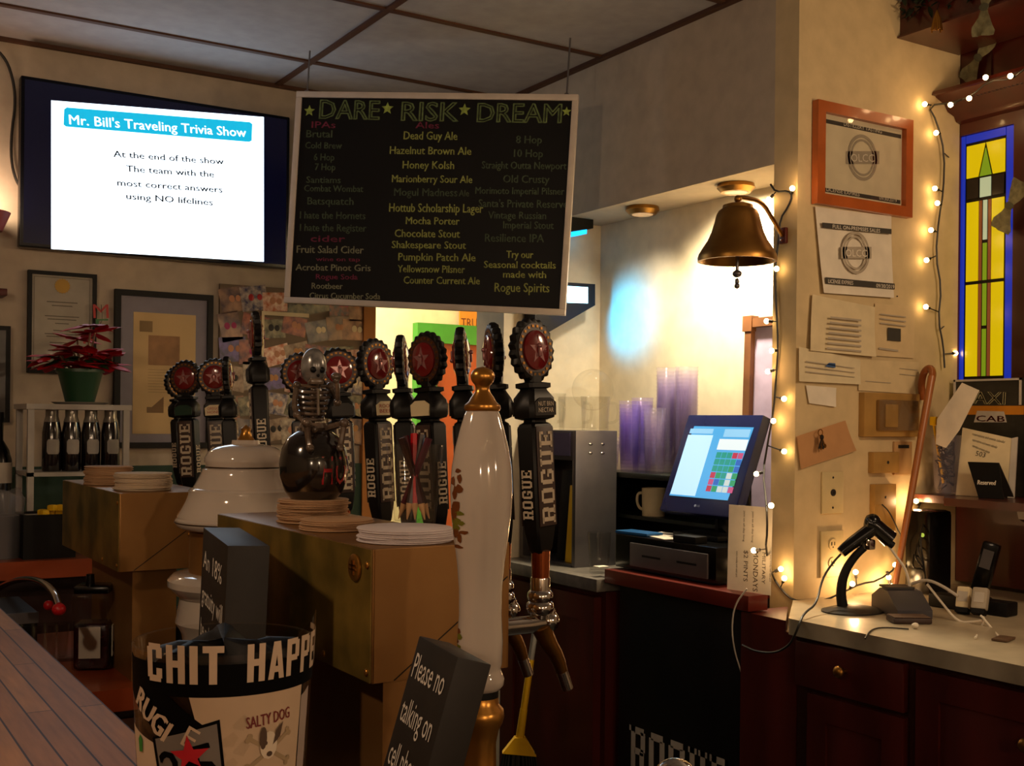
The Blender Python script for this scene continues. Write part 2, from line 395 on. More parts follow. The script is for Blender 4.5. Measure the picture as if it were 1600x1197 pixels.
mb.build('lettering', mat('screentext', '2a2c34', .6), sc)

# cable on the left
pts = [PY(*p, BACK_Y - .012) for p in [(-14, 70), (10, 92), (22, 130), (24, 165), (18, 205), (17, 250), (24, 280), (34, 296)]]
tag(MB().tube(pts, .0045, 6, smooth=2).build('cable', 'wire'), 'thin black cable hanging down the wall left of the television', 'cable')
# sconce at the very left edge
c = PY(-28, 345, BACK_Y - .10)
s = thing('wall_lamp', 'red shaded wall lamp glowing at the left edge', 'lamp', T(*c))
MB().lathe([(.055, -.03), (.06, -.03), (.085, .03), (.08, .03)], 24).build('lamp_shade', mat('shadered', '8a2a16', .6), s)
MB().cyl((0, .10, -.02), (0, .02, -.02), .012).lathe([(.04, 0), (.04, .012)], 20, T(0, .098, -.02) @ RX(pi / 2)).build('bracket', 'brassdull', s)
MB().ball((0, 0, 0), .022).build('bulb', glow('bulbwarm', 'ffc27a', 8), s)
l = light('POINT', 'wall_lamp_light', c + Vector((0, 0, .06)), 3.2, WARM2, .04)
# little things cut by the left edge
F, w, h = on_y(-30, 509, 15, 660, BACK_Y - .025)
s = thing('picture_frame', 'dark picture frame cut by the left edge of the photo', 'picture frame', F)
MB().box((w / 2, h / 2, 0), (w, h, .03)).build('frame', 'black', s)
MB().box((w / 2, h / 2, .016), (w - .03, h - .03, .004)).build('picture', mat('pic1', '2a2420', .3, var=.6, scale=12), s)
F, w, h = on_y(-30, 452, 8, 463, BACK_Y - .05)
tag(MB().box((w / 2, h / 2, 0), (w, h, .10), None, .003).build('wall_ledge', 'redwood', None, F), 'small red wood ledge at the left edge above the dark frame', 'ledge')

def framed(F, w, h, name, label, bw, fm, mm):
    s = thing(name, label, 'picture frame', F); mb = MB()
    mb.bx(0, w, 0, bw, -.004, .02).bx(0, w, h - bw, h, -.004, .02).bx(0, bw, bw, h - bw, -.004, .02).bx(w - bw, w, bw, h - bw, -.004, .02)
    mb.build('frame', fm, s); MB().bx(bw, w - bw, bw, h - bw, 0, .006).build('mat_board', mm, s)
    return s
def glazing(s, w, h, bw): MB().bx(bw, w - bw, bw, h - bw, .0125, .014).build('glazing', 'glass', s)
F, w, h = on_y(42, 426, 149, 584, BACK_Y - .008)
s = framed(F, w, h, 'framed_certificate', 'slim black framed certificate with gold seal behind the poinsettia', .012, 'black', mat('certpaper', 'b9b2a4', .7))
mb = MB()
for i, (ww, y) in enumerate([(.45, .70), (.3, .665), (.5, .56), (.42, .53), (.2, .49), (.25, .42), (.5, .385), (.45, .36), (.35, .3), (.4, .22), (.3, .16)]):
    mb.bx(w * (.5 - ww / 2), w * (.5 + ww / 2), h * y, h * y + .003, .006, .0066)
mb.bx(.02, w - .02, .018, .0195, .006, .0066).bx(.02, w - .02, h - .0195, h - .018, .006, .0066).bx(.02, .0215, .018, h - .018, .006, .0066).bx(w - .0215, w - .02, .018, h - .018, .006, .0066)
mb.build('print', mat('greyink', '6d675e', .8), s)
MB().prism(star(w * .5, h * .865, .026, .86, 18), .006, .008).build('gold_seal', mat('gold', 'c79a2a', .4), s); glazing(s, w, h, .012)
F, w, h = on_y(177, 457, 330, 700, BACK_Y - .008)
s = framed(F, w, h, 'framed_poster', 'large black framed newspaper print left of the photo collage', .02, 'black', mat('grey_mat', '9490a0', .8))
pp = MB().bx(.065, w - .06, .05, h - .075, .006, .0075).build('poster_print', mat('oldpaper', 'e0c08a', .7, var=.1, scale=6), s)
MB().bx(w * .34, w * .66, h * .53, h * .72, .0076, .0082).build('picture_block', mat('oldpic', 'a97f58', .7, var=.25, scale=20), pp)
mb = MB()
for i in range(9): mb.bx(w * .34, w * .66, h * (.50 - .018 * i), h * (.502 - .018 * i), .0076, .008)
mb.bx(w * .25, w * .38, h * .74, h * .81, .0076, .0082)
mb.build('columns', mat('oldink', '9a7f58', .8), pp)
mb = MB(); mb.prism([(w * .36, h * .25), (w * .5, h * .25), (w * .5, h * .33)], .0076, .0082).bx(w * .33, w * .5, h * .225, h * .262, .0076, .0083)
mb.build('drawing', mat('drawink', '8a6c48', .8), pp); glazing(s, w, h, .02)

# hanging letters
F, w, h = on_y(140, 474, 174, 520, BACK_Y - .05)
s = thing('letter_garland', 'hanging holiday letters, red M and green E, above the poinsettia', 'garland', F)
MB().ptext(F, 'M', (146, 497), (170, 497), 22, None, .001).build('letter', mat('letred', 'a8241c', .5), s)
MB().ptext(F, 'E', (150, 517), (170, 517), 19, None, .001).build('letter', mat('letgreen', '2a6a34', .5), s)
MB().ptext(F, 'R', (130, 537), (152, 537), 20, None, .001).build('letter', 'red', s)
MB().tube([tuple(pl(F, 158, 476)) + (.001,), tuple(pl(F, 160, 500)) + (.0,), tuple(pl(F, 142, 530)) + (0,)], .001, 5).build('string', 'wire', s)

# photo collage
F, w, h = on_y(342, 452, 575, 694, BACK_Y - .012)
s = thing('photo_collage', 'pinboard covered with overlapping snapshots of customers', 'photo collage', F)
MB().bx(0, w, 0, h, -.01, .003).build('board', mat('collageboard', '6a5a48', .8), s)
PC = []
for i, (a, b, c2) in enumerate([('2a2438', 'a88468', 0), ('4a2018', 'c09070', 0), ('20283a', '8a7f78', 0), ('5a3a20', 'b09a80', 0), ('3a1a30', 'b06a50', 0), ('1c2418', '90886a', 0), ('23203c', '6a5aa0', 0), ('7a2a20', 'd8b8a0', 0), ('b8a890', '5a4a40', 0), ('1a2050', 'c0b0a0', 0), ('b85a28', 'f0d8c0', 0), ('100f10', 'd8d0c8', 0), ('141830', '8a3a2a', 0)]):
    PC.append(mat('snapshot_%d' % i, a, .35, scale=16 + 3 * i, col2=b, sharp=.03))
rnd = random.Random(4); n = 0
rows, cols = 6, 7
for r in range(rows):
    for c in range(cols):
        pw, ph = rnd.choice([(.112, .08), (.078, .105), (.1, .09), (.095, .07)])
        x = (c + .5) * w / cols + rnd.uniform(-.012, .012); y = (r + .5) * h / rows + rnd.uniform(-.01, .01)
        x = min(max(x, pw / 2), w - pw / 2); y = min(max(y, ph / 2), h - ph / 2)
        a = rnd.uniform(-.3, .3)
        mb = MB().box((0, 0, 0), (pw, ph, .0007)); q = mb.build('photo', rnd.choice(PC), s, T(x, y, .0036 + .0008 * (n % 7)) @ RZ(a)); n += 1
        for v in q.data.vertices: pass
        MB().ball((rnd.uniform(-.015, .0), .004, .0007), .011, 6, sc=(1, 1.2, .06)).ball((rnd.uniform(.01, .024), .002, .0007), .010, 6, sc=(1, 1.2, .06)).build('portrait', rnd.choice(['pink', 'kraft', 'cream', 'red', 'kraft', 'charcoal']) if n % 2 else mat('skin', 'b8805c', .6), q)
MB().bx(.155, .165, h * .42, h * .82, .01, .013).bx(.155, .34, h * .82, h * .845, .01, .013).build('photo_mount', 'cream', s)
F, w, h = on_y(575, 486, 584, 700, BACK_Y - .015)
# transverse far counter and what stands on it
MM['counterred'] = mat('counterred', '8a3a18', .32, coat=.3, var=.18, scale=6, stretch=(.4, 4, 1))
FC_Z, FC_Y = 1.0, 3.42
c = thing('far_counter', 'red brown wooden counter along the back wall under the bottles', 'counter', T(-1.2, FC_Y, 0))
MB().prism([(0, 0), (1.98, 0), (2.10, .06), (2.16, .2), (2.16, .66), (0, .66)], FC_Z - .05, FC_Z).build('countertop', 'counterred', c)
MB().bx(0, 2.1, .12, .66, 0, FC_Z - .05).build('cabinet', 'darkwood', c)
# white shelf unit
a = PY(44, 628, 3.62); b = PY(203, 628, 3.62); sw = b.x - a.x; sz = a.z - FC_Z - .005
s = thing('shelf_unit', 'small white metal shelf unit holding dark bottles', 'shelf', T(a.x, 3.62, FC_Z)); SH = (a.x, 3.62, FC_Z + sz)
MM['shelfwhite'] = mat('shelfwhite', 'a8a39c', .5)
MB().bx(-.005, sw + .005, -.005, .23, sz - .016, sz).build('top_shelf', 'shelfwhite', s)
zl = sz - .215
MB().bx(0, sw, 0, .22, zl, zl + .012).build('lower_shelf', 'shelfwhite', s)
for x in (0, sw - .018):
    for y in (0, .2): MB().bx(x, x + .018, y, y + .018, 0, sz - .016).build('post', 'shelfwhite', s)
BOT = None
for i, px in enumerate((80, 110.5, 141, 171.5)):
    p = PY(px, 770, 3.70); M = T(p.x, 3.70, FC_Z + zl + .012)
    if i == 0:
        b = thing('growler_bottle', 'x', 'bottle', M, 'dark bottles with clear necks on the white shelf')
        MB().lathe([(.026, 0), (.0282, .006), (.0282, .10), (.023, .128)], 22).build('bottle_body', mat('darkbottle', '120d10', .12, coat=.5), b)
        MB().lathe([(.0232, .128), (.0185, .142), (.0185, .163), (.020, .163), (.020, .172), (.012, .172)], 22).build('neck', mat('necksilver', 'a09a90', .25, .6), b)
        lm = MB()
        for k in range(9):
            t0, t1 = -2.25 + k * .15, -2.25 + (k + 1) * .15
            lm.add([(.0288 * cos(t), .0288 * sin(t), z) for t, z in ((t0, .045 + (.006 if k in (0,) else 0)), (t1, .045 + (.006 if k == 8 else 0)), (t1, .083 - (.006 if k == 8 else 0)), (t0, .083 - (.006 if k == 0 else 0)))], [(0, 1, 2, 3)])
        lm.build('paper_label', mat('bottlelabel', '9a958f', .6), b); BOT = b; b.matrix_basis = M @ Matrix.Diagonal((1, 1, 1.17, 1))
    else: b = dup(BOT, M @ RZ(.05 * i) @ Matrix.Diagonal((1, 1, 1.17, 1)))
    b['label'] = ['first dark bottle from the left on the white shelf unit', 'second dark bottle from the left on the white shelf unit', 'third dark bottle from the left on the white shelf unit', 'dark bottle at the right end of the white shelf unit'][i]
# plate + poinsettia
px = PY(125, 620, 3.72)
tag(MB().lathe([(.0, 0), (.07, 0), (.085, .008), (.08, .008), (.06, .004), (.0, .004)], 28).build('saucer', 'shelfwhite', None, T(px.x, 3.72, SH[2])), 'flat pale saucer under the poinsettia pot', 'saucer')
s = thing('potted_poinsettia', 'red poinsettia in a green pot on top of the white shelf unit', 'potted plant', T(px.x, 3.72, SH[2] + .0045))
MB().lathe([(0, 0), (.042, 0), (.066, .095), (.071, .095), (.071, .105), (.062, .105), (.058, .09), (0, .088)], 26).build('pot', mat('potgreen', '123a22', .4), s)
rnd = random.Random(3); lv = MB(); br = MB(); st = MB()
def leaf(mb, o, az, el, L, wd):
    d = Vector((cos(az) * cos(el), sin(az) * cos(el), sin(el))); sd = Vector((-sin(az), cos(az), 0)); up = sd.cross(d)
    vs = []; fs = []
    for t, k in ((0, .08), (.25, .75), (.5, 1), (.75, .7), (1, .02)):
        c = Vector(o) + d * L * t - Vector((0, 0, 1)) * L * .25 * t * t
        vs += [c - sd * wd * k / 2 + up * .15 * wd * k, c, c + sd * wd * k / 2 + up * .15 * wd * k]
    for i in range(4): fs += [(3 * i, 3 * i + 1, 3 * i + 4, 3 * i + 3), (3 * i + 1, 3 * i + 2, 3 * i + 5, 3 * i + 4)]
    mb.add(vs, fs)
for i in range(13):
    a = rnd.uniform(0, 6.28); rr = rnd.uniform(.01, .095); hh = rnd.uniform(.165, .27) - rr * .7
    o = (rr * cos(a), rr * sin(a), hh)
    st.tube([(rr * .2 * cos(a), rr * .2 * sin(a), .09), (rr * .7 * cos(a), rr * .7 * sin(a), .15), o], .0028, 5)
    for k in range(8): leaf(br, o, k * .8 + rnd.uniform(-.3, .3), rnd.uniform(-.25, .55), rnd.uniform(.06, .095), .042)
    for k in range(2): leaf(lv, (o[0] * .6, o[1] * .6, .14), a + rnd.uniform(-.9, .9), rnd.uniform(-.3, .3), .075, .035)
br.build('bracts', mat('bract', 'b8141f', .5, var=.2, scale=30), s); lv.build('leaves', mat('leafg', '1f3a1e', .5), s); st.build('stems', mat('stemg', '6a4a38', .6), s)
# bin of lemons, bag bin, bottle
p0 = PY(36, 880, 3.46); p1 = PY(118, 880, 3.46); bw = p1.x - p0.x
s = thing('garnish_bin', 'black bin with white liner holding lemon wedges', 'bin', T(p0.x, 3.46, FC_Z))
MB().bx(0, bw, 0, .15, 0, .012).bx(0, bw, 0, .008, .012, .125).bx(0, bw, .142, .15, .012, .125).bx(0, .008, .008, .142, .012, .125).bx(bw - .008, bw, .008, .142, .012, .125).build('tub', 'black', s)
MB().bx(.009, bw - .009, .009, .141, .085, .118).build('liner', 'papergrey', s)
rnd = random.Random(5)
for i in range(7):
    lx, ly = (.062 + .022 * (i % 4), .04 + .027 * (i // 4)); z = .118 + (.014 if i in (1, 2) else 0)
    o = MB().box((0, 0, .009), (.024, .022, .018), None, .006).build('lemon_wedge', 'lemon', None, T(p0.x + lx, 3.46 + ly, FC_Z + z) @ RZ(rnd.uniform(0, 3)))
    tag(o, 'bright yellow lemon wedge piled in the white lined bin', 'lemon wedge', 'lemon wedges in the garnish bin')
p = PY(-4, 835, 3.55)
mb = MB()
prof = [(.0, 0), (.062, 0), (.066, .05), (.064, .11), (.071, .17), (.066, .185)]
n = 30; k = len(prof); vs = []; fs = []
for i in range(n):
    a = 2 * pi * i / n
    for j, (r, z) in enumerate(prof):
        q = r * (1 + .09 * sin(5 * a + j) * (j / 5) + .04 * sin(11 * a + 2 * j)); vs.append((q * cos(a), q * sin(a), z + .012 * sin(3 * a) * (j == 5)))
for i in range(n):
    for j in range(k - 1): fs.append((i * k + j, (i + 1) % n * k + j, (i + 1) % n * k + j + 1, i * k + j + 1))
s = thing('bagged_bucket', 'round bucket lined with a clear plastic bag at the left edge', 'bucket', T(p.x, 3.55, FC_Z))
mb.add(vs, fs).build('plastic_bag', 'bag', s); MB().lathe([(0, .002), (.056, .002), (.058, .12), (.054, .12), (.052, .01), (0, .01)], 24).build('bucket_body', mat('bucketgrey', '4a4548', .4), s)
p = PY(-2, 700, 3.8)
s = thing('liquor_bottle', 'dark bottle with white label at the left edge', 'bottle', T(p.x, 3.8, FC_Z))
MB().lathe([(0, 0), (.036, 0), (.038, .005), (.038, .27), (.03, .30), (.013, .33), (.013, .40), (.0, .40)], 22).build('bottle_body', 'blackgloss', s)
MB().lathe([(.0385, .20), (.0386, .262)], 22).build('paper_label', 'papergrey', s)
MB().lathe([(.0145, .385), (.0145, .415), (0, .416)], 16).build('cap', 'black', s)
# ================================================================== THE BAR AND ITS TOWERS
BAR_Z, BAR_X = 1.07, .31
bt = planks('barplanks', 'b9824a', '9c683a', '35200f', .55, .028, pi / 2, .5, 0, .045)
MM['barplanks'] = bt
b = thing('bar', 'long customer bar with a plank wood top in the lower left', 'bar', T(0, 0, 0))
MB().bx(-.62, BAR_X, -.9, 3.1, BAR_Z - .045, BAR_Z, None, .004).build('bar_top', 'barplanks', b)
MB().bx(-.50, BAR_X - .06, -.85, 3.05, 0, BAR_Z - .045).build('bar_front', 'redwood', b)
SC_Z = .86
s = thing('service_ledge', 'red brown service ledge under the far brass tower', 'counter', T(0, 2.36, 0))
MB().prism([(.335, 0), (.84, 0), (.86, .02), (.86, .70), (.335, .70)], SC_Z - .045, SC_Z).build('ledge_top', 'counterred', s)
MB().bx(.335, .80, .06, .70, 0, SC_Z - .045).build('cabinet', 'darkwood', s)
SN_Z = .84
s = thing('service_station', 'dark service counter under the near brass tower', 'counter', T(0, 0, 0))
MB().bx(.335, .84, .45, 2.20, SN_Z - .045, SN_Z).build('counter_top', 'darkwood', s)
MB().bx(.335, .80, .47, 2.18, 0, SN_Z - .045).build('cabinet', 'darkwood', s)
# brass towers
TB_Z0, TB_Z1 = 1.092, 1.25
MM['brasswarm'] = mat('brasswarm', '8a6030', .40, .6, scale=7, col2='9c7240')
MM['brassolive'] = mat('brassolive', '625426', .32, .5, scale=7, col2='a4843e', stretch=(1, 1.5, 1.5), sharp=.02)  # olive brass for the long side plates only
def tower(name, label, y0, y1, x0, x1, z0, badge):
    s = thing(name, label, 'beer tower', T(x0, y0, z0))
    w, L, h = x1 - x0, y1 - y0, TB_Z1 - z0; zb = TB_Z0 - z0
    MB().bx(.0015, w, .0015, L, zb, h, None, .002).build('box_shell', 'brasswarm', s)
    MB().bx(0, .0014, .003, L, zb + .001, h - .001).build('side_plate', 'brassolive', s)
    fp = MB().bx(.004, w - .004, .0, .0014, zb + .001, h - .001).build('end_plate', 'brasswarm', s)
    MB().tube([(.030, -.0004, zb + .002), (w - .004, -.0004, zb + .115)], .0008, 4).build('seam', 'charcoal', fp)
    mb = MB(); mb.prism([(.04, .05), (.13, .05), (.13, L - .14), (.04, L - .14)], 0, zb - .002)
    mb.build('column', 'brasswarm', s)
    for (yy, zz) in ((.012, .012), (.14, .012), (.012, h - zb - .02)):
        MB().ball((0, 0, 0), .0045, 8, sc=(.5, 1, 1)).build('rivet', 'brass', s, T(-.0006, yy, zb + zz))
    MB().ball((0, 0, 0), .0045, 8, sc=(1, .5, 1)).build('rivet', 'brass', s, T(w * .75, -.0006, zb + .07))
    if badge:
        bb = MB().lathe([(0, 0), (.0165, 0), (.0165, .002), (.015, .003), (0, .0026)], 26, RY(-pi / 2)).build('medallion', 'brass', s, T(-.0008, .045, h - .026))
        mb = MB()
        for i in range(10): a = i * .628; mb.ball((0, .0125 * cos(a), .0125 * sin(a)), .0014, 5)
        mb.bx(-.0042, -.0026, -.009, .009, -.003, -.001).bx(-.0042, -.0026, -.009, .009, .002, .004).bx(-.0042, -.0026, -.002, .002, -.009, .009)
        mb.build('relief', 'brassdull', bb, T(-.0002, 0, 0))
    return s
TX0, TX1 = .575, .765
BX, BY = .712, 2.068
tower('beer_tower', 'near brass box beer tower with a round medallion, behind the white pump handle', 1.225, 1.80, TX0, TX1, SN_Z, 1)
tower('beer_tower', 'far brass box beer tower beside the sink faucet', 2.335 + .03, 2.93, TX0 - .02, TX1 - .02, SC_Z, 0)

# coasters ---------------------------------------------------------------
MM['coaster'] = mat('coaster', 'c9b49a', .85); MM['coaster2'] = mat('coaster2', 'b08a66', .85); MM['coastertop'] = mat('coastertop', 'd0c4c4', .7)
def coasters(x, y, z, n, r, group, label, m='coaster', th=.0022, sq=0):
    rnd = random.Random(int(x * 1000 + y * 77)); first = None
    for i in range(n):
        M = T(x + rnd.uniform(-.003, .003), y + rnd.uniform(-.003, .003), z + i * (th + .0002)) @ RZ(rnd.uniform(-.15, .15))
        if first is None:
            if sq: first = MB().box((0, 0, th / 2), (2 * r, 2 * r, th), None, .0006, 1).build('coaster', m, None, M)
            else: first = MB().lathe([(0, 0), (r - .0008, 0), (r, .0006), (r, th - .0006), (r - .0008, th), (0, th)], 40).build('coaster', m, None, M)
            tag(first, label, 'coaster', group); o = first
        else: o = dup(first, M)
        o.name = 'coaster'
    return z + n * (th + .0002)
TOPZ = TB_Z1 + .0006
zA = coasters(.655, 1.60, TOPZ, 14, .052, 'coasters under the skeleton jug', 'tan round coaster in the stack under the skeleton jug', 'coaster2')
coasters(.637, 1.475, TOPZ, 6, .050, 'low coasters on the near tower', 'tan round coaster in the low stack between the skeleton jug and the pencil glass', 'coaster2')
coasters(.655, 1.297, TOPZ, 7, .060, 'white coasters on the near tower', 'white round coaster in the stack below the glass of pencils', 'coastertop')
coasters(.625, 2.46, TOPZ, 15, .058, 'coasters on the far tower near edge', 'tan round coaster in the right hand stack on the far brass tower', 'coaster')
coasters(.610, 2.70, TOPZ, 17, .052, 'coasters on the far tower far end', 'tan round coaster in the left hand stack on the far brass tower', 'coaster2')

# porcelain bell tower -----------------------------------------------------
def zpx(py, d): return EYE.z - (py - 660) * d / FPX
d0 = 2.13
s = thing('porcelain_beer_tower', 'white porcelain bell shaped beer tower with stepped rim', 'beer tower', T(BX, BY, SN_Z))
K = d0 / FPX
def zz(py): return zpx(py + 4, d0) - SN_Z
prof = [(0, zz(826)), (92 * K, zz(826)), (102 * K, zz(822)), (106 * K, zz(816)), (106 * K, zz(811)), (103 * K, zz(808)), (103 * K, zz(805)), (97 * K, zz(796)), (90 * K, zz(783)), (86 * K, zz(772)), (86 * K, zz(766)), (83 * K, zz(763)), (79 * K, zz(762)), (76 * K, zz(756)), (70 * K, zz(745)), (66 * K, zz(736)), (66 * K, zz(733)), (61 * K, zz(731)), (61 * K, zz(727)), (63 * K, zz(722)), (62 * K, zz(715)), (57 * K, zz(706)), (46 * K, zz(699)), (30 * K, zz(695)), (22 * K, zz(694)), (21 * K, zz(688)), (0, zz(687))]
MB().lathe(prof, 56).build('bell', 'ceramic', s)
MB().lathe([(106.2 * K, zz(815.5)), (106.5 * K, zz(815)), (106.5 * K, zz(813.8)), (106.2 * K, zz(813.3))], 56).lathe([(61.2 * K, zz(731)), (61.4 * K, zz(730.4)), (61.4 * K, zz(729.2)), (61.2 * K, zz(728.6))], 56).build('dark_ring', mat('linebrown', '3a2a1c', .4), s)  # thin dark rings along the rim and the upper groove
MB().lathe([(84 * K, zz(900)), (84 * K, zz(829)), (80 * K, zz(828))], 40).build('brass_neck', 'brasswarm', s)
prof = [(104 * K, 0), (100 * K, zz(1060)), (90 * K, zz(1010)), (94 * K, zz(985)), (104 * K, zz(968)), (100 * K, zz(948)), (97 * K, zz(930)), (108 * K, zz(922)), (116 * K, zz(912)), (116 * K, zz(903)), (108 * K, zz(895)), (86 * K, zz(892)), (0, zz(892))]
MB().lathe(prof, 56).build('base', 'ceramic', s)
MB().lathe([(16 * K, zz(690)), (11 * K, zz(684)), (7 * K, zz(676)), (8 * K, zz(670)), (0, zz(664))], 16).build('finial', 'brass', s)

# beer taps ---------------------------------------------------------------
MM['tapblack'] = mat('tapblack', '0a0807', .42, var=.1, spec=.25); MM['tapface'] = mat('tapface', '3a2822', .45, var=.15, scale=60)
MM['letters'] = mat('letters', 'c8b8a0', .45); MM['capred'] = mat('capred', '6a1216', .16, coat=.6); MM['capring'] = mat('capring', '3a2018', .4, var=.3, scale=90)
MM['silver'] = mat('silver', 'b8b0a8', .28, .8)
def tap_handle(t, R, lettered=True, badge='cream', badgetext=None):
    """rogue tap handle standing on z=0 of frame R, broad face towards -Y"""
    def pr(name, rows, m, par):
        vs = []; fs = []
        for (hw, hd, z, ch) in rows:
            hd *= .80; hw *= .97
            vs += [(-hw + ch, -hd, z), (hw - ch, -hd, z), (hw, -hd + ch, z), (hw, hd - ch, z), (hw - ch, hd, z), (-hw + ch, hd, z), (-hw, hd - ch, z), (-hw, -hd + ch, z)]
        for i in range(len(rows) - 1):
            for j in range(8): k = (j + 1) % 8; fs.append((i * 8 + j, i * 8 + k, (i + 1) * 8 + k, (i + 1) * 8 + j))
        fs.append(tuple(reversed(range(8)))); fs.append(tuple((len(rows) - 1) * 8 + j for j in range(8)))
        return MB().add(vs, fs).build(name, m, par, R)
    body = pr('handle', [(.012, .011, 0, .003), (.016, .014, .006, .003), (.0215, .0175, .035, .003), (.024, .019, .085, .003), (.0245, .020, .178, .003), (.022, .018, .184, .004), (.016, .013, .187, .003), (.016, .013, .191, .003)], 'tapblack', t)
    pr('neck_block', [(.018, .015, .190, .004), (.0285, .0235, .193, .006), (.030, .025, .201, .006), (.029, .024, .221, .006), (.021, .017, .232, .006), (.019, .016, .234, .004), (.025, .020, .236, .004), (.025, .020, .242, .004), (.013, .011, .244, .004), (.013, .011, .258, .004)], 'tapblack', t)
    MB().bx(-.0185, .0185, -.0174, -.0152, .040, .181, None, .0008).bx(-.0185, .0185, .0152, .0174, .040, .181, None, .0008).build('face_plate', 'tapface', body)
    # crown cap
    vs = []; n = 84; cz = .289
    prof = [(.0405, -.0072), (.0435, -.006), (.0452, -.0025), (.0452, .0025), (.0435, .006), (.0405, .0072)]
    mb = MB(); k = len(prof); fs = []
    for i in range(n):
        a = 2 * pi * i / n; fl = 1 + .045 * cos(21 * a)
        for r, y in prof: vs.append((r * fl * cos(a), y, cz + r * fl * sin(a)))
    for i in range(n):
        for j in range(k - 1): q = (i + 1) % n; fs.append((i * k + j, q * k + j, q * k + j + 1, i * k + j + 1))
    fs.append(tuple(i * k for i in range(n))); fs.append(tuple(i * k + k - 1 for i in reversed(range(n))))
    cap = mb.add(vs, fs).build('crown_cap', 'tapblack', t, R)
    for sg in (-1, 1):
        m = T(0, sg * .0072, cz) @ RX(pi / 2 if sg < 0 else -pi / 2)
        MB().lathe([(.0, .0008), (.0385, .0008), (.0385, .0), (.0, .0)], 36, m).build('cap_ring', 'capring', cap)
        rb = MB()
        for i in range(22): a = i * 2 * pi / 22; rb.box((.0345 * cos(a), .0345 * sin(a), .001), (.0045, .0035, .0012))
        mb = MB(); mb.f = rb.f; mb.v = [m @ v for v in rb.v]; mb.build('ring_lettering', 'brassdull', cap)
        MB().lathe([(.0285, .0008), (.028, .003), (.022, .0052), (.012, .0064), (0, .0068)], 32, m).build('red_dome', 'capred', cap)
        sm = MB().prism(star(0, 0, .021, .40), .003, .0066, m); sm.ball((0, .006, .0078), .0038, 8, m); sm.box((0, -.003, .0078), (.007, .013, .004), m, .002)
        sm.build('star_emblem', mat('staremb', '9a6a6a', .25, .4), cap)
    for sg in (-1, 1):
        m = T(0, sg * .0196, .2085) @ RX(pi / 2 if sg < 0 else -pi / 2) @ (RZ(0) if sg < 0 else RZ(pi))
        bg = MB().prism([(-.023, -.0125), (.023, -.0125), (.024, .006), (.012, .0125), (-.012, .0125), (-.024, .006)], 0, .0018, m).build('badge', badge, t, R)
        if badgetext:
            tm = MB()
            for i, (tt, y) in enumerate(badgetext): tm.text(tt, 0, y, .0065, .034, m, .0022, al='c')
            tm.build('badge_lettering', 'letters' if badge in ('charcoal', 'tapface') else 'red', bg)
    if lettered:
        lm = MB()
        for sg in (-1, 1):
            base = T(0, sg * .0176, 0) @ RX(pi / 2 if sg < 0 else -pi / 2) @ (RZ(0) if sg < 0 else RZ(pi))
            base = base if sg < 0 else T(0, .0176, 0) @ RZ(pi) @ RX(pi / 2)
            slab(lm, 'ROGUE', 0, 0, .029, .134, base @ T(.0145, .044, 0) @ RZ(pi / 2))
        for sg in (-1, 1):
            base = RZ(-sg * pi / 2) if sg < 0 else RZ(pi / 2)
            base = T(sg * .0239, 0, 0) @ RZ(sg * pi / 2) @ RX(pi / 2)
            slab(lm, 'ROGUE', 0, 0, .018, .072, base @ T(.009, .050, 0) @ RZ(pi / 2))
        lm.build('lettering', 'letters', body, None)
    return body
def beer_tap(px, dX, face, label, badge='cream', bt=None, base_z=1.214, faucet=True, lean=3.2, d=None, group=None):
    p = PX(px, 760, dX) if d is None else P(px, 760, d)
    o = Vector((p.x, p.y, base_z))
    dc = Vector((-o.x, -o.y, 0)).normalized()
    a = math.atan2(dc.y, dc.x) + rad(face)       # where the broad face looks
    R = Matrix.Rotation(-rad(lean), 4, FWD) @ RZ(a + pi / 2)   # -Y -> face dir
    s = thing('beer_tap', label, 'beer tap', T(*o))
    tap_handle(s, R, True, badge, bt)
    if faucet:
        dz = -.01
        MB().cyl((0, 0, .004), (0, 0, -.034), .0135, .0125, 20).build('ferrule', 'copper', s)
        mb = MB(); mb.lathe([(.0135, -.034), (.014, -.036), (.014, -.052), (.0145, -.052), (.018, -.056), (.0185, -.064), (.016, -.068), (.019, -.071), (.020, -.079), (.017, -.085), (.0135, -.087), (.013, -.092)][::-1], 20)
        mb.build('collar', 'chrome', s)
        mb = MB(); mb.tube([(-.075, 0, -.100), (-.02, 0, -.100), (.012, 0, -.098)], .0125, 14); mb.ball((.014, 0, -.097), .0165, 12).ball((.012, 0, -.086), .013, 10)
        mb.lathe([(.021, 0), (.021, .012), (.014, .014), (.014, .02)], 20, T(-.078, 0, -.100) @ RY(pi / 2))
        mb.build('faucet_body', 'chrome', s)
        MB().tube([(.002, 0, -.104), (.012, 0, -.125), (.030, 0, -.150), (.040, 0, -.176)], .0125, 14, taper=(1.25, .62), smooth=1).build('spout', 'brassdull', s)
        MB().cyl((.0385, 0, -.172), (.049, 0, -.198), .0085, .0085, 14).build('spout_tip', 'chrome', s)
        xl = (TX1 if o.y < 2.0 else BX + .09 if o.y < 2.33 else TX1 - .02) - o.x; yl_ = min(0, 2.90 - o.y)
        MB().cyl((xl + .002, yl_, -.100), (-.07, 0, -.100), .009, None, 14).build('shank', 'chrome', s)
    return s
HX = .905
beer_tap(846, HX, 52, 'big black tap handle with red crown cap turned right, nearest beside the white pump handle', 'charcoal', [('NUT BRN', .001), ('NECTAR', -.008)])
beer_tap(786, HX, -78, 'edge-on black tap handle just behind the white pump handle', 'charcoal')
beer_tap(735, HX, 86, 'edge-on black tap handle in front of the green door frame and orange door', 'charcoal')
beer_tap(681, HX, -50, 'black tap handle with crown cap turned left in front of the green door frame', 'cream')
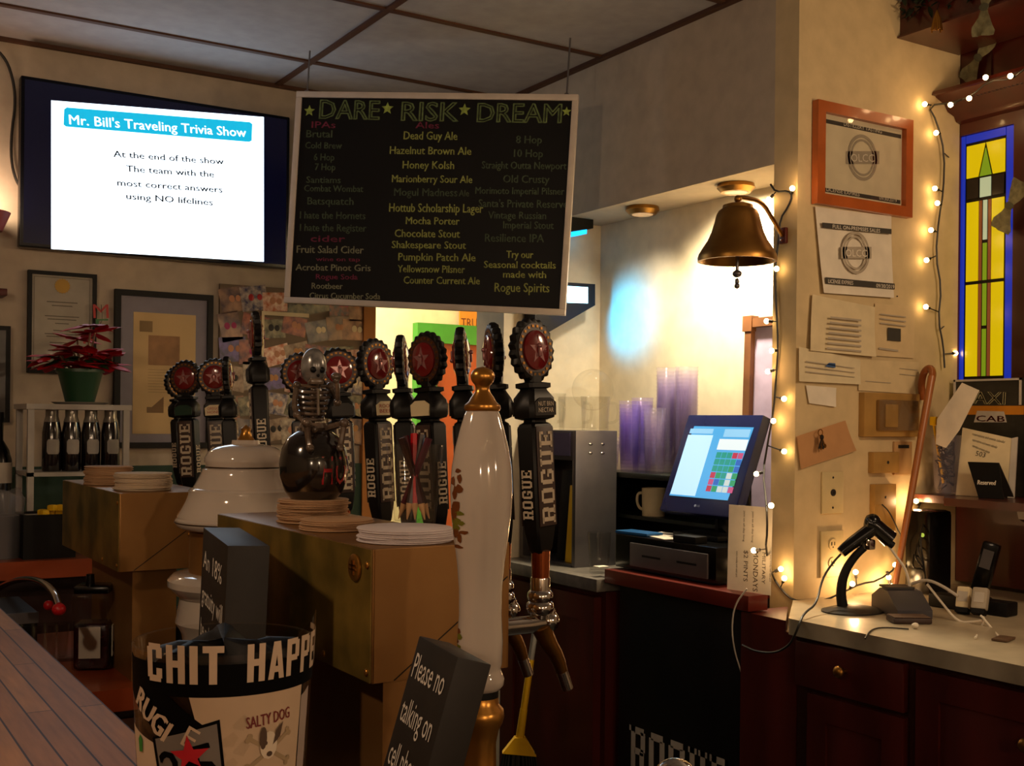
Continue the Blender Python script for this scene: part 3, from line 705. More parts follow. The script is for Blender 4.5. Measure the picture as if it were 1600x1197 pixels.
beer_tap(640, HX, 84, 'thin edge-on black tap handle left of the green door frame', 'charcoal')
beer_tap(598, HX, 48, 'black tap handle with pink badge, left of the thin edge-on one', 'cream', [('ROOT', .001), ('BEER', -.008)])
beer_tap(538, HX + .05, 20, 'tap handle with broad grey face right behind the skeleton jug', 'darkgrey')
beer_tap(480, HX + .05, -12, 'tap handle whose crown cap peeks out behind the skull of the jug', 'charcoal')
beer_tap(410, .80, -84, 'tall thin edge-on tap handle rising above the porcelain bell tower', 'charcoal', base_z=1.282, faucet=False)
beer_tap(364, HX - .02, 84, 'edge-on tap handle at the right of the far tower group, beside the star cap', 'charcoal')
beer_tap(345, HX - .02, -14, 'far tap handle with peach badge and red star cap', 'cream', [('OREGON', .001), ('HONEY', -.008)])
beer_tap(299, HX - .05, -30, 'far tap handle with a green badge, turned left, overlapping another', 'green')
beer_tap(286, HX + .03, 36, 'leftmost far tap handle, cap turned right, partly hidden by the next', 'green')

# pump handle ---------------------------------------------------------------
hx, hy = PX(752, 800, .578).x, PX(752, 800, .578).y
dh = FWD.dot(Vector((hx, hy, 0))); K = dh / FPX
BZ = SN_Z
def hz(py): return EYE.z - (py - 659.5) * K - BZ
s = thing('beer_engine_handle', 'tall white ceramic beer pump handle with brass finial and country scene', 'pump handle', T(hx, hy, BZ))
pf = [(1080, 24), (1076, 33), (1069, 38), (1059, 39), (1050, 35), (1043, 33), (1036, 35), (1000, 36), (960, 33.5), (920, 34), (880, 37.5), (840, 43), (800, 47.5), (765, 49), (730, 47), (700, 42), (670, 34.5), (648, 28), (640, 24)]
body = MB().lathe([(r * K, hz(y)) for y, r in pf], 48).build('ceramic_grip', 'ceramic', s)
pf = [(643, 24), (642, 27), (638, 29), (633, 28), (628, 22), (621, 18), (614, 13), (608, 11), (604, 11.5), (601, 13), (597, 16.5), (592, 18.5), (587, 19), (582, 17.5), (578, 14), (575, 9), (573, 0)]
MB().lathe([(r * K, hz(y)) for y, r in pf], 40).build('finial', 'brass', s)
MB().lathe([(30 * K, hz(1090)), (30 * K, hz(1078)), (24 * K, hz(1078))], 36).build('clamp_ring', 'black', s)
pf = [(1400, 36), (1300, 34), (1240, 30), (1190, 27.5), (1160, 27), (1140, 31), (1128, 37), (1118, 39.5), (1108, 38), (1100, 31), (1088, 30)]
MB().lathe([(r * K, max(0, hz(y))) for y, r in pf], 40).build('brass_base', 'brass', s)
# transfer printed country scene on the grip: small raised patches following the surface
def rad_at(py):
    q = [(1080, 24), (1043, 33), (1036, 35), (1000, 36), (960, 33.5), (920, 34), (880, 37.5), (840, 43), (800, 47.5), (765, 49), (730, 47), (700, 42), (670, 34.5)]
    q = q[::-1]
    for (a, ra), (b2, rb) in zip(q, q[1:]):
        if a <= py <= b2: return (ra + (rb - ra) * (py - a) / (b2 - a)) * K
    return 36 * K
cang = math.atan2(-hy, -hx)
def patch(mb, pts):
    """polygon in picture pixels on the grip surface"""
    cxp = 753; vs = []
    for x, y in pts:
        r = rad_at(y) + .0004; sx = max(-.97, min(.97, (x - cxp) * K / r)); a = cang + math.asin(sx)
        vs.append((r * cos(a), r * sin(a), hz(y)))
    n = len(vs); c = [sum(v[i] for v in vs) / n for i in range(3)]; l = (c[0] ** 2 + c[1] ** 2) ** .5; r = rad_at(sum(p[1] for p in pts) / n) + .0006
    vs.append((c[0] / l * r, c[1] / l * r, c[2])); mb.add(vs, [(i, (i + 1) % n, n) for i in range(n)])
rnd = random.Random(8); g1 = MB(); g2 = MB()
def blob(mb, x, y, rx, ry):
    patch(mb, [(x + rx * cos(i * .628) * rnd.uniform(.6, 1.15), y + ry * sin(i * .628) * rnd.uniform(.6, 1.15)) for i in range(10)])
for x, y, rx, ry in ((714, 790, 6, 9), (711, 800, 4, 10), (719, 746, 3, 6), (712, 770, 3, 9), (716, 735, 4, 3), (709, 752, 3, 6), (726, 829, 6, 3), (713, 831, 4, 6), (720, 838, 3, 6), (716, 852, 7, 2.5), (716, 985, 5, 5), (714, 1000, 4, 6), (718, 762, 5, 7)): blob(g1, x, y, rx * 1.35, ry * 1.3)
for x, y, rx, ry in ((714, 812, 8, 5), (719, 800, 6, 3), (712, 822, 6, 5), (722, 815, 5, 3), (716, 1012, 7, 8), (720, 992, 4, 5)): blob(g2, x, y, rx * 1.35, ry * 1.3)
g1.build('printed_horse', mat('printbrown', '6a3a1c', .2), body); g2.build('printed_meadow', mat('printgreen', '6a6a24', .2), body)

# chrome ball knob at the bottom edge
p = P(1055, 1222, .95)
s = thing('tap_knob', 'round chrome knob peeking in at the bottom edge', 'tap knob', T(p.x, p.y, SN_Z))
MB().ball((0, 0, p.z - SN_Z), .0195, 20).build('ball', 'chrome', s); MB().lathe([(.022, 0), (.02, .01), (.007, .02), (.007, p.z - SN_Z - .012)], 20).build('stem', 'chrome', s)

# small signs ------------------------------------------------------------------
def tilt_sign(name, label, bl_px, d, ex, n, tl, tr, th, H, lines, cap):
    o = P(*tl, d); F0 = frame(o, ex, n); W = pl(F0, *tr).x
    F = F0 @ T(0, -H, 0)
    s = thing(name, label, 'sign', F)
    MB().bx(0, W, 0, H, -th, 0, None, .0015).build('block', mat('signblock', '241f1b', .5, var=.15, spec=.25), s)
    mb = MB()
    for t, y, w in lines: mb.text(t, W * .09, H - y, cap, W * w, None, .0006)
    mb.build('lettering', mat('signletters', 'd8cfc2', .5), s)
    return s, W, H
# 'Please no talking' sign: faces the customers, leans back
exn = Vector((sin(rad(-23 + 32)), cos(rad(-23 + 32)), 0)) * -1    # runs towards the viewer
nn = Vector((-exn.y, exn.x, 0)); nn = nn if nn.dot(-FWD) > 0 else -nn
nt_ = (nn * cos(rad(16)) + UPZ * sin(rad(16)))
ps = tilt_sign('counter_sign', 'black tilted block sign asking for no cell phone talk', None, .995, exn, nt_, (655, 993), (716, 1024), .03, .19,
  [('Please no', .034, .80), ('talking on', .071, .80), ('cell phones', .108, .86), ('while', .145, .42)], .021)
exn = Vector((sin(rad(-21.5 + 32)), cos(rad(-21.5 + 32)), 0)) * -1
nn = Vector((-exn.y, exn.x, 0)); nn = nn if nn.dot(-FWD) > 0 else -nn
nt_ = (nn * cos(rad(2)) + UPZ * sin(rad(2)))
gs = tilt_sign('counter_sign', 'black block sign about an 18% gratuity before the porcelain tower', None, 1.60, exn, nt_, (318, 824), (356, 852), .05, .40,
  [('An 18%', .052, .76), ('gratuity will', .098, .84), ('be added to', .144, .84), ('parties of', .190, .80)], .024)

# pencil glass --------------------------------------------------------------
p = PX(652, 826, .675)
GX, GY, GZ = .722, 1.405, TOPZ
s = thing('pint_glass', 'pint glass full of pencils on the near brass tower', 'glass', T(GX, GY, GZ))
MB().lathe([(0, .012), (.027, .014), (.0385, .118), (.040, .118), (.0285, 0), (0, 0)], 32).build('glass_wall', 'glass', s)
for i, (a, t, cc, lab) in enumerate([(2.0, .30, 'pencilred', 'dark red pencil with bare wood tip down in the pint glass'), (5.6, .36, 'pencilmaroon', 'maroon pencil leaning right in the pint glass'), (3.0, .36, 'pencilbrown', 'brown pencil leaning left in the pint glass'), (.3, .22, 'pencilbrown', 'brown pencil leaning to the back of the pint glass'), (1.2, .16, 'pencilbright', 'bright red pencil standing nearly upright in the pint glass')]):
    dx, dy = cos(a) * sin(t), sin(a) * sin(t); L = .118
    Mq = T(GX - dx * .062, GY - dy * .062, GZ + .016) @ Vector((dx, dy, cos(t))).to_track_quat('Z', 'Y').to_matrix().to_4x4()
    q = thing('pencil', lab, 'pencil', Mq)
    MB().lathe([(.0052, .022), (.0052, L)], 6).build('barrel', mat(cc, {'pencilred': '3a1014', 'pencilmaroon': '4a1420', 'pencilbrown': '2a1614', 'pencilbright': 'b0141c'}[cc], .3), q)
    MB().lathe([(.0008, 0), (.0052, .022)], 12).build('wood_tip', mat('pencilwood', 'c89a6a', .6), q)

# skeleton jug ---------------------------------------------------------------
SX, SY = .655, 1.60; d1 = FWD.dot(Vector((SX, SY, 0))); K = d1 / FPX
MM['jug'] = mat('jug', '1d1714', .14, coat=.7, var=.3, scale=9); MM['bone'] = mat('bone', '57483c', .22, coat=.5, var=.5, scale=60); MM['pewter'] = mat('pewter', '8a8784', .25, .5, var=.5, scale=60)
face = math.atan2(-SY, -SX) + rad(18)
s = thing('skeleton_jug', 'glossy dark round jug with a skeleton sitting on top', 'jug', T(SX, SY, zA + .0005) @ RZ(face + pi / 2))
hh = lambda y: (780 - y) * K
MB().lathe([(0, 0), (36 * K, 0), (46 * K, hh(768)), (53 * K, hh(745)), (54 * K, hh(725)), (50 * K, hh(703)), (41 * K, hh(686)), (28 * K, hh(676)), (0, hh(672))], 40).build('jug_body', 'jug', s)
# red raised letters wrapped on the belly
lb = MB(); vs, fs = text_geo('HOP'); x1 = max(v.x for v in vs)
q = []
for v in vs:
    a = (v.x / x1 - .5) * 1.25 + .50; z = hh(756) + v.y / .70 * 44 * K; r = .0 + 53.8 * K - abs(z - hh(733)) * .13 + .0008
    q.append((r * sin(a), -r * cos(a), z))
lb.add(q, fs).build('lettering', mat('jugred', 'a01820', .2, coat=.5), s)
def limb(mb, pts, r): mb.tube(pts, r, 7, smooth=1); [mb.ball(p, r * 1.45, 7) for p in (pts[0], pts[-1])]
k = K
sk = MB(); zt = hh(600)
for i in range(14): sk.ball((0, .008, hh(668 - i * 4.8)), 4.6 * k, 6)
for i in range(6):
    z = hh(612 + i * 8.5); w = (25 - i * 1.6) * k
    sk.tube([(w * 1.1 * sin(a), .008 - w * .9 * cos(a) + .004, z - .003 * cos(a)) for a in [(-2.9 + .58 * j) for j in range(11)]], 3.0 * k, 6)
sk.tube([(0, -.016, hh(610)), (0, -.019, hh(650))], 2.4 * k, 6)
sk.tube([(-26 * k, .006, hh(604)), (0, -.012, hh(606)), (26 * k, .006, hh(604))], 2.6 * k, 6)
sk.lathe([(18 * k, 0), (24 * k, 6 * k), (20 * k, 14 * k)], 16, T(0, .004, hh(676)))
sk.build('ribcage', 'bone', s)
ar = MB(); limb(ar, [(-27 * k, .004, hh(604)), (-33 * k, .0, hh(634)), (-30 * k, -.006, hh(650))], 4.4 * k); limb(ar, [(-30 * k, -.006, hh(650)), (-20 * k, -.030, hh(668)), (-12 * k, -.036, hh(672))], 3.8 * k); ar.build('arm', 'bone', s)
ar = MB(); limb(ar, [(27 * k, .004, hh(604)), (35 * k, -.004, hh(626)), (33 * k, -.012, hh(630))], 4.4 * k); limb(ar, [(33 * k, -.012, hh(630)), (30 * k, -.022, hh(606)), (27 * k, -.022, hh(596))], 3.8 * k); ar.ball((27 * k, -.022, hh(590)), 8 * k, 9, sc=(1.1, .8, .8)); ar.build('arm', 'bone', s)
for sg in (-1, 1):
    lg = MB(); limb(lg, [(sg * 14 * k, -.006, hh(672)), (sg * 26 * k, -.044, hh(664)), (sg * 30 * k, -.052, hh(662))], 5.4 * k); limb(lg, [(sg * 30 * k, -.052, hh(662)), (sg * 26 * k, -.050, hh(690)), (sg * 24 * k, -.052, hh(700))], 4.6 * k)
    lg.ball((sg * 24 * k, -.056, hh(702)), 5 * k, 8, sc=(.9, 1.5, .7)); lg.build('leg', 'bone', s)
sh = MB(); sh.ball((-2 * k, 0, hh(574)), 24 * k, 18, sc=(.82, .95, 1.2)); skull = sh.build('skull', 'pewter', s)
jw = MB(); jw.box((-2 * k, -.010, hh(598)), (22 * k, 20 * k, 10 * k), None, .003); jw.build('jaw', 'bone', skull)
ey = MB(); ey.ball((-9 * k, -.0185, hh(580)), 5 * k, 8).ball((5 * k, -.0185, hh(580)), 5 * k, 8).ball((-2 * k, -.022, hh(589)), 2.6 * k, 6); ey.build('eye_sockets', 'black', skull)

# cherry jar, faucet, glasses, black box on the ledge --------------------------------------
p = PZ(146, 1043, SC_Z); jx, jy = p.x, p.y; dj = FWD.dot(Vector((jx, jy, 0))); K = dj / FPX
s = thing('cherry_jar', 'clear square jar of dark cherries with white labels on the ledge', 'jar', T(jx, jy, SC_Z) @ RZ(rad(-22)))
MB().box((0, 0, 60 * K), (58 * K, 58 * K, 120 * K), None, 8 * K, 3).build('jar_wall', 'glass', s)
MB().box((0, 0, 37 * K), (52 * K, 52 * K, 70 * K), None, 6 * K, 3).build('cherries', mat('cherry', '2a0c10', .15, var=.6, scale=90, bump=.5), s)
MB().bx(-17 * K, 15 * K, -30 * K, -29.3 * K, 20 * K, 68 * K).build('front_label', 'papergrey', s)
lb = MB().bx(29.3 * K, 30 * K, -14 * K, 12 * K, 20 * K, 68 * K).build('side_label', 'paper', s)
mb = MB()
for i in range(9): mb.bx(30 * K, 30.3 * K, (-8 + i * 1.5) * K, (-8 + i * 1.5 + [.6, 1, .5][i % 3]) * K, 26 * K, 42 * K)
mb.build('barcode', 'black', lb)
MB().box((0, 0, 124 * K), (52 * K, 52 * K, 12 * K), None, 3 * K).cyl((-6 * K, 0, 128 * K), (-6 * K, 0, 146 * K), 7 * K, 6 * K, 12).build('lid', 'blackgloss', s)
pts = [PX(*q, .46) for q in [(-22, 985), (-20, 950), (-6, 922), (18, 908), (45, 904), (70, 911), (86, 928), (92, 946)]]
b0 = pts[0].copy(); bz = SC_Z
o = Vector((b0.x, b0.y, bz))
s = thing('sink_faucet', 'chrome gooseneck faucet with a red tip above the ledge', 'faucet', T(*o))
rel = [q - o for q in pts]
MB().tube([Vector((0, 0, 0))] + rel, .0075, 12, smooth=2).build('gooseneck', 'chrome', s)
MB().ball(rel[-1] + Vector((0, 0, -.008)), .014, 12, sc=(1, 1, .9)).build('red_tip', 'red', s)
MB().ball(PX(76, 946, .47) - o, .011, 10).build('red_knob', 'red', s)
MB().lathe([(.025, 0), (.025, .006), (.012, .012), (.012, .03)], 20).build('base', 'chrome', s)
s0 = None
for i, px in enumerate((52, 70, 88, 106)):
    p = PZ(px, 1034 - i, SC_Z)
    q = MB().lathe([(0, .006), (.020, .008), (.026, .082), (.0275, .082), (.022, 0), (0, 0)], 20) if i == 0 else None
    if i == 0: s0 = tag(q.build('tumbler', 'glass', None, T(p.x, p.y, SC_Z)), 'leftmost clear tumbler in the row beside the cherry jar', 'tumbler', 'tumblers beside the cherry jar')
    else:
        o = dup(s0, T(p.x, p.y, SC_Z)); o['label'] = ['', 'second tumbler from the left in the row beside the cherry jar', 'third tumbler from the left in the row beside the cherry jar', 'clear tumbler in the row right against the cherry jar'][i]
s = thing('bottle_caddy', 'dark speed rail caddy with a steel lip behind the tumblers', 'caddy', T(.335, 2.78, SC_Z))
MB().bx(.01, .14, .0, .26, 0, .10).build('tray', 'black', s); MB().bx(.008, .142, -.004, .0, .075, .10).tube([(.01, -.004, .10), (.012, .26, .115)], .006, 8).build('steel_lip', 'steel', s)
p = PX(272, 952, .74)
s = thing('receipt_printer', 'black boxy printer with a grey front behind the far tower column', 'printer', T(.69, 2.38, SC_Z))
MB().bx(0, .14, .02, .15, .05, .13, None, .006).build('cover', 'black', s); MB().bx(0, .14, .02, .15, 0, .048, None, .004).build('body', 'darkgrey', s)
MB().bx(.05, .09, .03, .034, .12, .145).build('paper_strip', 'paper', s)
s = thing('drip_tray', 'stainless drip tray under the taps', 'drip tray', T(.845, 1.86, SN_Z))
MB().bx(0, .17, 0, .32, .005, .03, None, .004).build('tray', 'steel', s); MB().bx(.02, .12, .02, .1, -SN_Z, .005).build('support_leg', 'steel', s)

# unseen pendant lamps added as warm fill light, behind and beside the camera
p0 = None
for i, (x, y, z, e) in enumerate(FILL_PENDANTS):
    if p0 is None:
        p0 = thing('fill_pendant_lamp', 'pendant lamp', 'lamp', T(x, y, z), 'added fill pendant lamps over the customer side')
        MB().lathe([(.135, -.10), (.138, -.10), (.05, .05), (.018, .07), (.016, .07), (.045, .045)], 28).build('lamp_shade', mat('shadebrass', '8a6a3a', .4, .6), p0)
        MB().ball((0, 0, -.03), .035, 12).build('bulb', glow('fillpendantbulb', 'ffd9a0', 12), p0)
        MB().cyl((0, 0, .07), (0, 0, CEIL - z), .004, None, 8).build('cord', 'wire', p0)
    else: dup(p0, T(x, y, z))
    
for o in [o for o in bpy.data.objects if o.name.startswith('fill_pendant_lamp')]:
    o['label'] = 'unseen brass pendant lamp added as warm fill over the %s of the bar room' % ('left' if o.matrix_basis[0][3] < 0 else 'middle' if o.matrix_basis[0][3] < 1 else 'right')

# fairy lights strung along the customers' side, behind the viewer
pts = [Vector((-1.6 + .26 * i, -1.0 + .05 * sin(i), 2.32 - .07 * abs(sin(i * .8)))) for i in range(13)]
s = thing('string_lights', 'long string of fairy lights hung behind the viewer along the customer side', 'string lights', T(*pts[0]))
MB().tube([p - pts[0] for p in pts], .003, 6, smooth=1).build('wire', 'wire', s)
for i in range(26):
    k = i / 2.17; j = int(k); p = pts[j].lerp(pts[min(12, j + 1)], k - j) - pts[0]
    so = MB().cyl((0, 0, 0), (0, 0, -.018), .005, None, 8).build('socket', 'wire', s, T(*p)); MB().ball((0, 0, -.026), .010, 8).build('bulb', glow('fairybulb', 'ffd089', 26), so)
# ================================================================== HANGING MENU BOARD
F, w, h = quad([(460, 143), (900, 148), (883, 493), (444, 473)], 3.9)
s = thing('menu_board', 'hanging blackboard beer menu headed DARE RISK DREAM in an aluminium frame', 'menu board', F)
MB().bx(.012, w - .012, .012, h - .012, -.012, 0).build('blackboard', mat('slate', '080709', .5, var=.3, scale=4, spec=.2), s)
mb = MB(); fb = .020
mb.bx(0, w, 0, fb, -.018, .006, None, .002).bx(0, w, h - fb, h, -.018, .006, None, .002).bx(0, fb, fb, h - fb, -.018, .006, None, .002).bx(w - fb, w, fb, h - fb, -.018, .006, None, .002)
mb.build('frame', mat('boardframe', 'c4bab2', .5), s)
for fx in (.035, w - .04):
    top = F @ Vector((fx, h, -.004)); MB().tube([(fx, h - .004, -.006), (fx, h + (CEIL - top.z) * .5, -.006), (fx, h + CEIL - top.z, -.006)], .003, 6).lathe([(.010, 0), (.010, .008), (0, .009)], 12, T(fx, h - .004, -.006)).build('hanger', 'steel', s)
def bp(zx, zy): return (430 + zx / 2.9917, 110 + zy / 2.9917)
def chalk(name, m, items, capk=1.0):
    mb = MB()
    for t, x0, x1, y, cap in items:
        a, b = bp(x0, y), bp(x1, y + (x1 - x0) * .012)
        mb.ptext(F, t, a, b, cap / 2.99 * capk, None, .0007); mb.ptext(F, t, (a[0] + .5, a[1] + .25), (b[0] + .5, b[1] + .25), cap / 2.99 * capk, None, .0007)
    return mb.build(name, m, s)
MM['chalkgreen'] = mat('chalkgreen', '64764c', .9, var=.35, scale=60); MM['chalkyellow'] = mat('chalkyellow', 'a0a85c', .9, var=.35, scale=80)
MM['chalkdim'] = mat('chalkdim', '4c5a44', .9, var=.4, scale=80); MM['chalkpink'] = mat('chalkpink', '7a2c48', .9, var=.35, scale=80); MM['chalkstar'] = mat('chalkstar', '93a850', .9, var=.3, scale=80)
MM['chalkpale'] = mat('chalkpale', '8a8a70', .9, var=.35, scale=80)
mb = MB()
for t, x0, x1, y, y2 in (('DARE', 205, 485, 222, 228), ('RISK', 588, 855, 232, 236), ('DREAM', 942, 1335, 238, 243)):
    for dx, dy in ((0, 0), (1.1, .5), (-.5, 1)): mb.ptext(F, t, (bp(x0, y)[0] + dx, bp(x0, y)[1] + dy), (bp(x1, y2)[0] + dx, bp(x1, y2)[1] + dy), 29, None, .0006, outline=.011)
mb.build('chalk_title', 'chalkgreen', s)
mb = MB()
for x, y, r in ((160, 190, 27), (525, 178, 29), (885, 185, 29), (1362, 193, 22)):
    q = pl(F, *bp(x, y)); rr = r / 2.99 * 3.9 / FPX; mb.prism(star(q.x, q.y, rr, .45), .0002, .0014)
mb.build('chalk_stars', 'chalkstar', s)
chalk('chalk_beers', 'chalkyellow', [('Dead Guy Ale', 600, 850, 322, 38), ('Hazelnut Brown Ale', 535, 915, 390, 36), ('Honey Kolsh', 595, 835, 458, 36), ('Marionberry Sour Ale', 545, 920, 522, 34), ('Hottub Scholarship Lager', 532, 970, 660, 40), ('Mocha Porter', 610, 860, 718, 34), ('Chocolate Stout', 558, 862, 778, 36), ('Shakespeare Stout', 545, 890, 830, 34), ('Pumpkin Patch Ale', 575, 935, 888, 36), ('Yellowsnow Pilsner', 572, 885, 943, 34), ('Counter Current Ale', 600, 955, 996, 34), ('Try our', 1080, 1205, 876, 34), ('Seasonal cocktails', 975, 1310, 922, 32), ('made with', 1065, 1265, 968, 32), ('Rogue Spirits', 1025, 1280, 1034, 42)])
chalk('chalk_soft_drinks', 'chalkpale', [('Fruit Salad Cider', 100, 412, 852, 34), ('Acrobat Pinot Gris', 95, 445, 934, 30), ('Rootbeer', 170, 315, 1020, 28), ('Citrus Cucumber Soda', 160, 490, 1066, 28)])
chalk('chalk_faded', 'chalkdim', [('Brutal', 145, 265, 312, 34), ('Cold Brew', 140, 310, 364, 30), ('6 Hop', 180, 275, 420, 32), ('7 Hop', 185, 280, 466, 32), ('Santiams', 145, 305, 525, 30), ('Combat Wombat', 135, 410, 565, 30), ('Batsquatch', 150, 365, 626, 34), ('I hate the Hornets', 115, 420, 692, 34), ('I hate the Register', 115, 425, 750, 34), ('Mogul Madness', 555, 850, 585, 36), ('Ale', 858, 905, 588, 30), ('8 Hop', 1125, 1245, 340, 36), ('10 Hop', 1115, 1250, 404, 36), ('Straight Outta Newport', 965, 1360, 458, 34), ('Old Crusty', 1065, 1280, 524, 36), ('Morimoto Imperial Pilsner', 935, 1350, 576, 32), ("Santa's Private Reserve", 950, 1365, 638, 36), ('Vintage Russian', 995, 1265, 692, 34), ('Imperial Stout', 1065, 1300, 738, 34), ('Resilience IPA', 980, 1255, 800, 38)])
chalk('chalk_headings', 'chalkpink', [('cider', 165, 325, 800, 30), ('wine on tap', 190, 395, 890, 18), ('Rogue Soda', 190, 385, 975, 24), ('IPAs', 170, 280, 268, 30), ('Ales', 655, 765, 270, 30)])

# ================================================================== REGISTER ALCOVE
MM['counterdark'] = mat('counterdark', '3a120b', .35, coat=.3, var=.2, scale=6, stretch=(4, .4, 1))
MM['registerwood'] = mat('registerwood', '5e1d12', .33, coat=.3, var=.2, scale=6, stretch=(4, .4, 1))
MM['cabred'] = mat('cabred', '4a130c', .42, var=.16, scale=7, stretch=(3, 3, .5))
MM['stonegrey'] = mat('stonegrey', '6a645c', .35, var=.2, scale=40)
CZ = .92
def cab(name, label, y0, y1, x0, x1, ztop, doors, M0=None):
    s = thing(name, label, 'cabinet', T(x0, y1, 0)); L = y1 - y0     # local: x depth, -y towards the viewer
    MB().bx(.012, x1 - x0, -L, 0, .09, ztop).bx(.05, x1 - x0, -L, 0, 0, .09).build('body', 'cabred', s)
    return s
s = cab('base_cabinet', 'red wood base cabinet below the steel ice machine, with panel doors', 2.86, ALC_Y - .005, 2.125, 2.50, CZ - .042, 0)
dr = MB().bx(-.008, .012, -.58, -.03, .12, CZ - .06).build('door', 'cabred', s)
MB().bx(-.016, -.008, -.58, -.50, .12, CZ - .06).bx(-.016, -.008, -.11, -.03, .12, CZ - .06).bx(-.016, -.008, -.50, -.11, .12, .2).bx(-.016, -.008, -.50, -.11, CZ - .14, CZ - .06).build('door_frame', 'cabred', dr)
tag(MB().bx(2.10, 2.54, 2.86, ALC_Y - .003, CZ - .04, CZ, None, .004).bx(2.364, 2.54, PART_Y + .095, 2.861, CZ - .04, CZ).build('stone_counter', 'stonegrey'), 'grey stone counter under the steel ice machine and tumbler', 'counter')
# red register shelf board with a nosing that runs past the wall end
s = thing('register_shelf', 'thick dark red wood shelf board carrying the cash drawer', 'shelf', T(2.125, 2.225, CZ - .01))
MB().bx(0, .07, 0, .63, 0, .042, None, .003).bx(.07, .235, .145, .63, 0, .042, None, .003).build('board', 'registerwood', s)
RZT = CZ + .032
# black fridge panel
F, w, h = on_x(966, 915, 1166, 1330, 2.165)
s = thing('keg_fridge', 'black keg fridge door with large ROGUE lettering under the register shelf', 'fridge', F @ T(0, 0, 0))
zb = F.translation.z
MB().bx(.0, w, -zb + .01, CZ - .014 - zb, -.04, 0, None, .004).bx(.02, w - .02, -zb + .01, CZ - .12 - zb, -.165, -.04).build('door', mat('fridgeblack', '0b0a0a', .4), s)
a = pl(F, 984, 1132); b2 = pl(F, 1141, 1168)
W_ = b2.x - a.x; mb = slab(MB(), 'ROGUE', a.x, a.y - .145, .145, W_ * 1.02, Matrix.Identity(4), .001); mb.build('lettering', mat('fridgeletters', 'b4ab9c', .5), s)
# red post between fridge and drawers
F, w, h = on_x(1170, 950, 1240, 1330, 2.20)
struct('trim_3', MB().bx(2.135, 2.335, 2.062, 2.262, 0, CZ - .042).prism([(2.135, 2.10), (2.30, 2.255), (2.30, 2.262), (2.135, 2.262)], CZ - .042, CZ - .014), 'cabred', 'red wood panel post between the black fridge and the drawers', 'post')

# steel ice machine with glass pitchers
s = thing('ice_bin', 'stainless steel cabinet with an open front and rivets', 'steel cabinet', T(2.20, 3.12, CZ))
H_ = 1.375 - CZ
mb = MB(); mb.bx(0, .17, .02, .34, H_ - .10, H_, None, .003).bx(.0, .17, 0, .02, 0, H_, None, .002).bx(0, .17, .32, .34, 0, H_ - .10).bx(.155, .17, .02, .32, 0, H_ - .10).bx(0, .17, .02, .32, 0, .01)
mb.build('housing', 'steel', s)
MB().bx(-.004, 0, .03, .33, H_ - .085, H_ - .008).build('front_panel', mat('steelvioletreflection', '5a5478', .35, .5), s)  # violet reflection put into the steel panel's colour
for i in range(4): MB().ball((.06 + .05 * (i % 2), -.0005, H_ - .045 - .03 * (i // 2)), .006, 8, sc=(1.4, .5, .7)).build('rivet', 'chrome', s)
q = thing('cutting_board', 'yellow cutting board standing inside the steel cabinet', 'cutting board', T(2.215, 3.15, CZ + .0105) @ RY(rad(4)))
MB().bx(0, .012, 0, .05, 0, .26, None, .003).build('board', 'yellow', q)
tag(MB().bx(0, .02, 0, .06, 0, .31, None, .003).build('tray', 'black', None, T(2.235, 3.22, CZ + .0105) @ RY(rad(4))), 'black tray standing behind the yellow board in the steel cabinet', 'tray')
zt = 1.3755; s0 = None
for i, (px, rr, hh_) in enumerate(((860, .055, .13), (894, .055, .115), (930, .052, .115))):
    p = PX(px, 665, 2.27 + .018 * i)
    if i == 0:
        s0 = thing('glass_pitcher', 'tall clear glass pitcher beside the large tap handle', 'pitcher', T(p.x, p.y, zt), 'pitchers on the steel cabinet')
        MB().lathe([(0, .006), (.046, .008), (.052, .128), (.055, .128), (.049, 0), (0, 0)], 28).build('glass_wall', 'glass', s0)
        MB().tube([(0, -.05, .105), (0, -.085, .10), (0, -.085, .035), (0, -.047, .028)], .0055, 8, smooth=2).build('handle', 'glass', s0)
    else:
        o = dup(s0, T(p.x, p.y if i == 1 else p.y, zt) @ RZ(.4 * i) @ Matrix.Diagonal((.92, .92, .9, 1)), ['', 'middle clear glass pitcher on the steel cabinet', 'clear glass pitcher nearest the alcove corner on the steel cabinet'][i])
o = thing('wine_decanter', 'round clear decanter lying upended above the pitchers', 'decanter', T(2.44, 3.36, CZ))
MB().lathe([(.06, 0), (.05, .02), (.03, .10), (.028, .30), (.034, .38)], 20).build('stand', 'glass', o)
MB().ball((0, 0, .60), .075, 18).lathe([(.036, .38), (.022, .44), (.022, .53)], 20).build('bowl', 'glass', o)
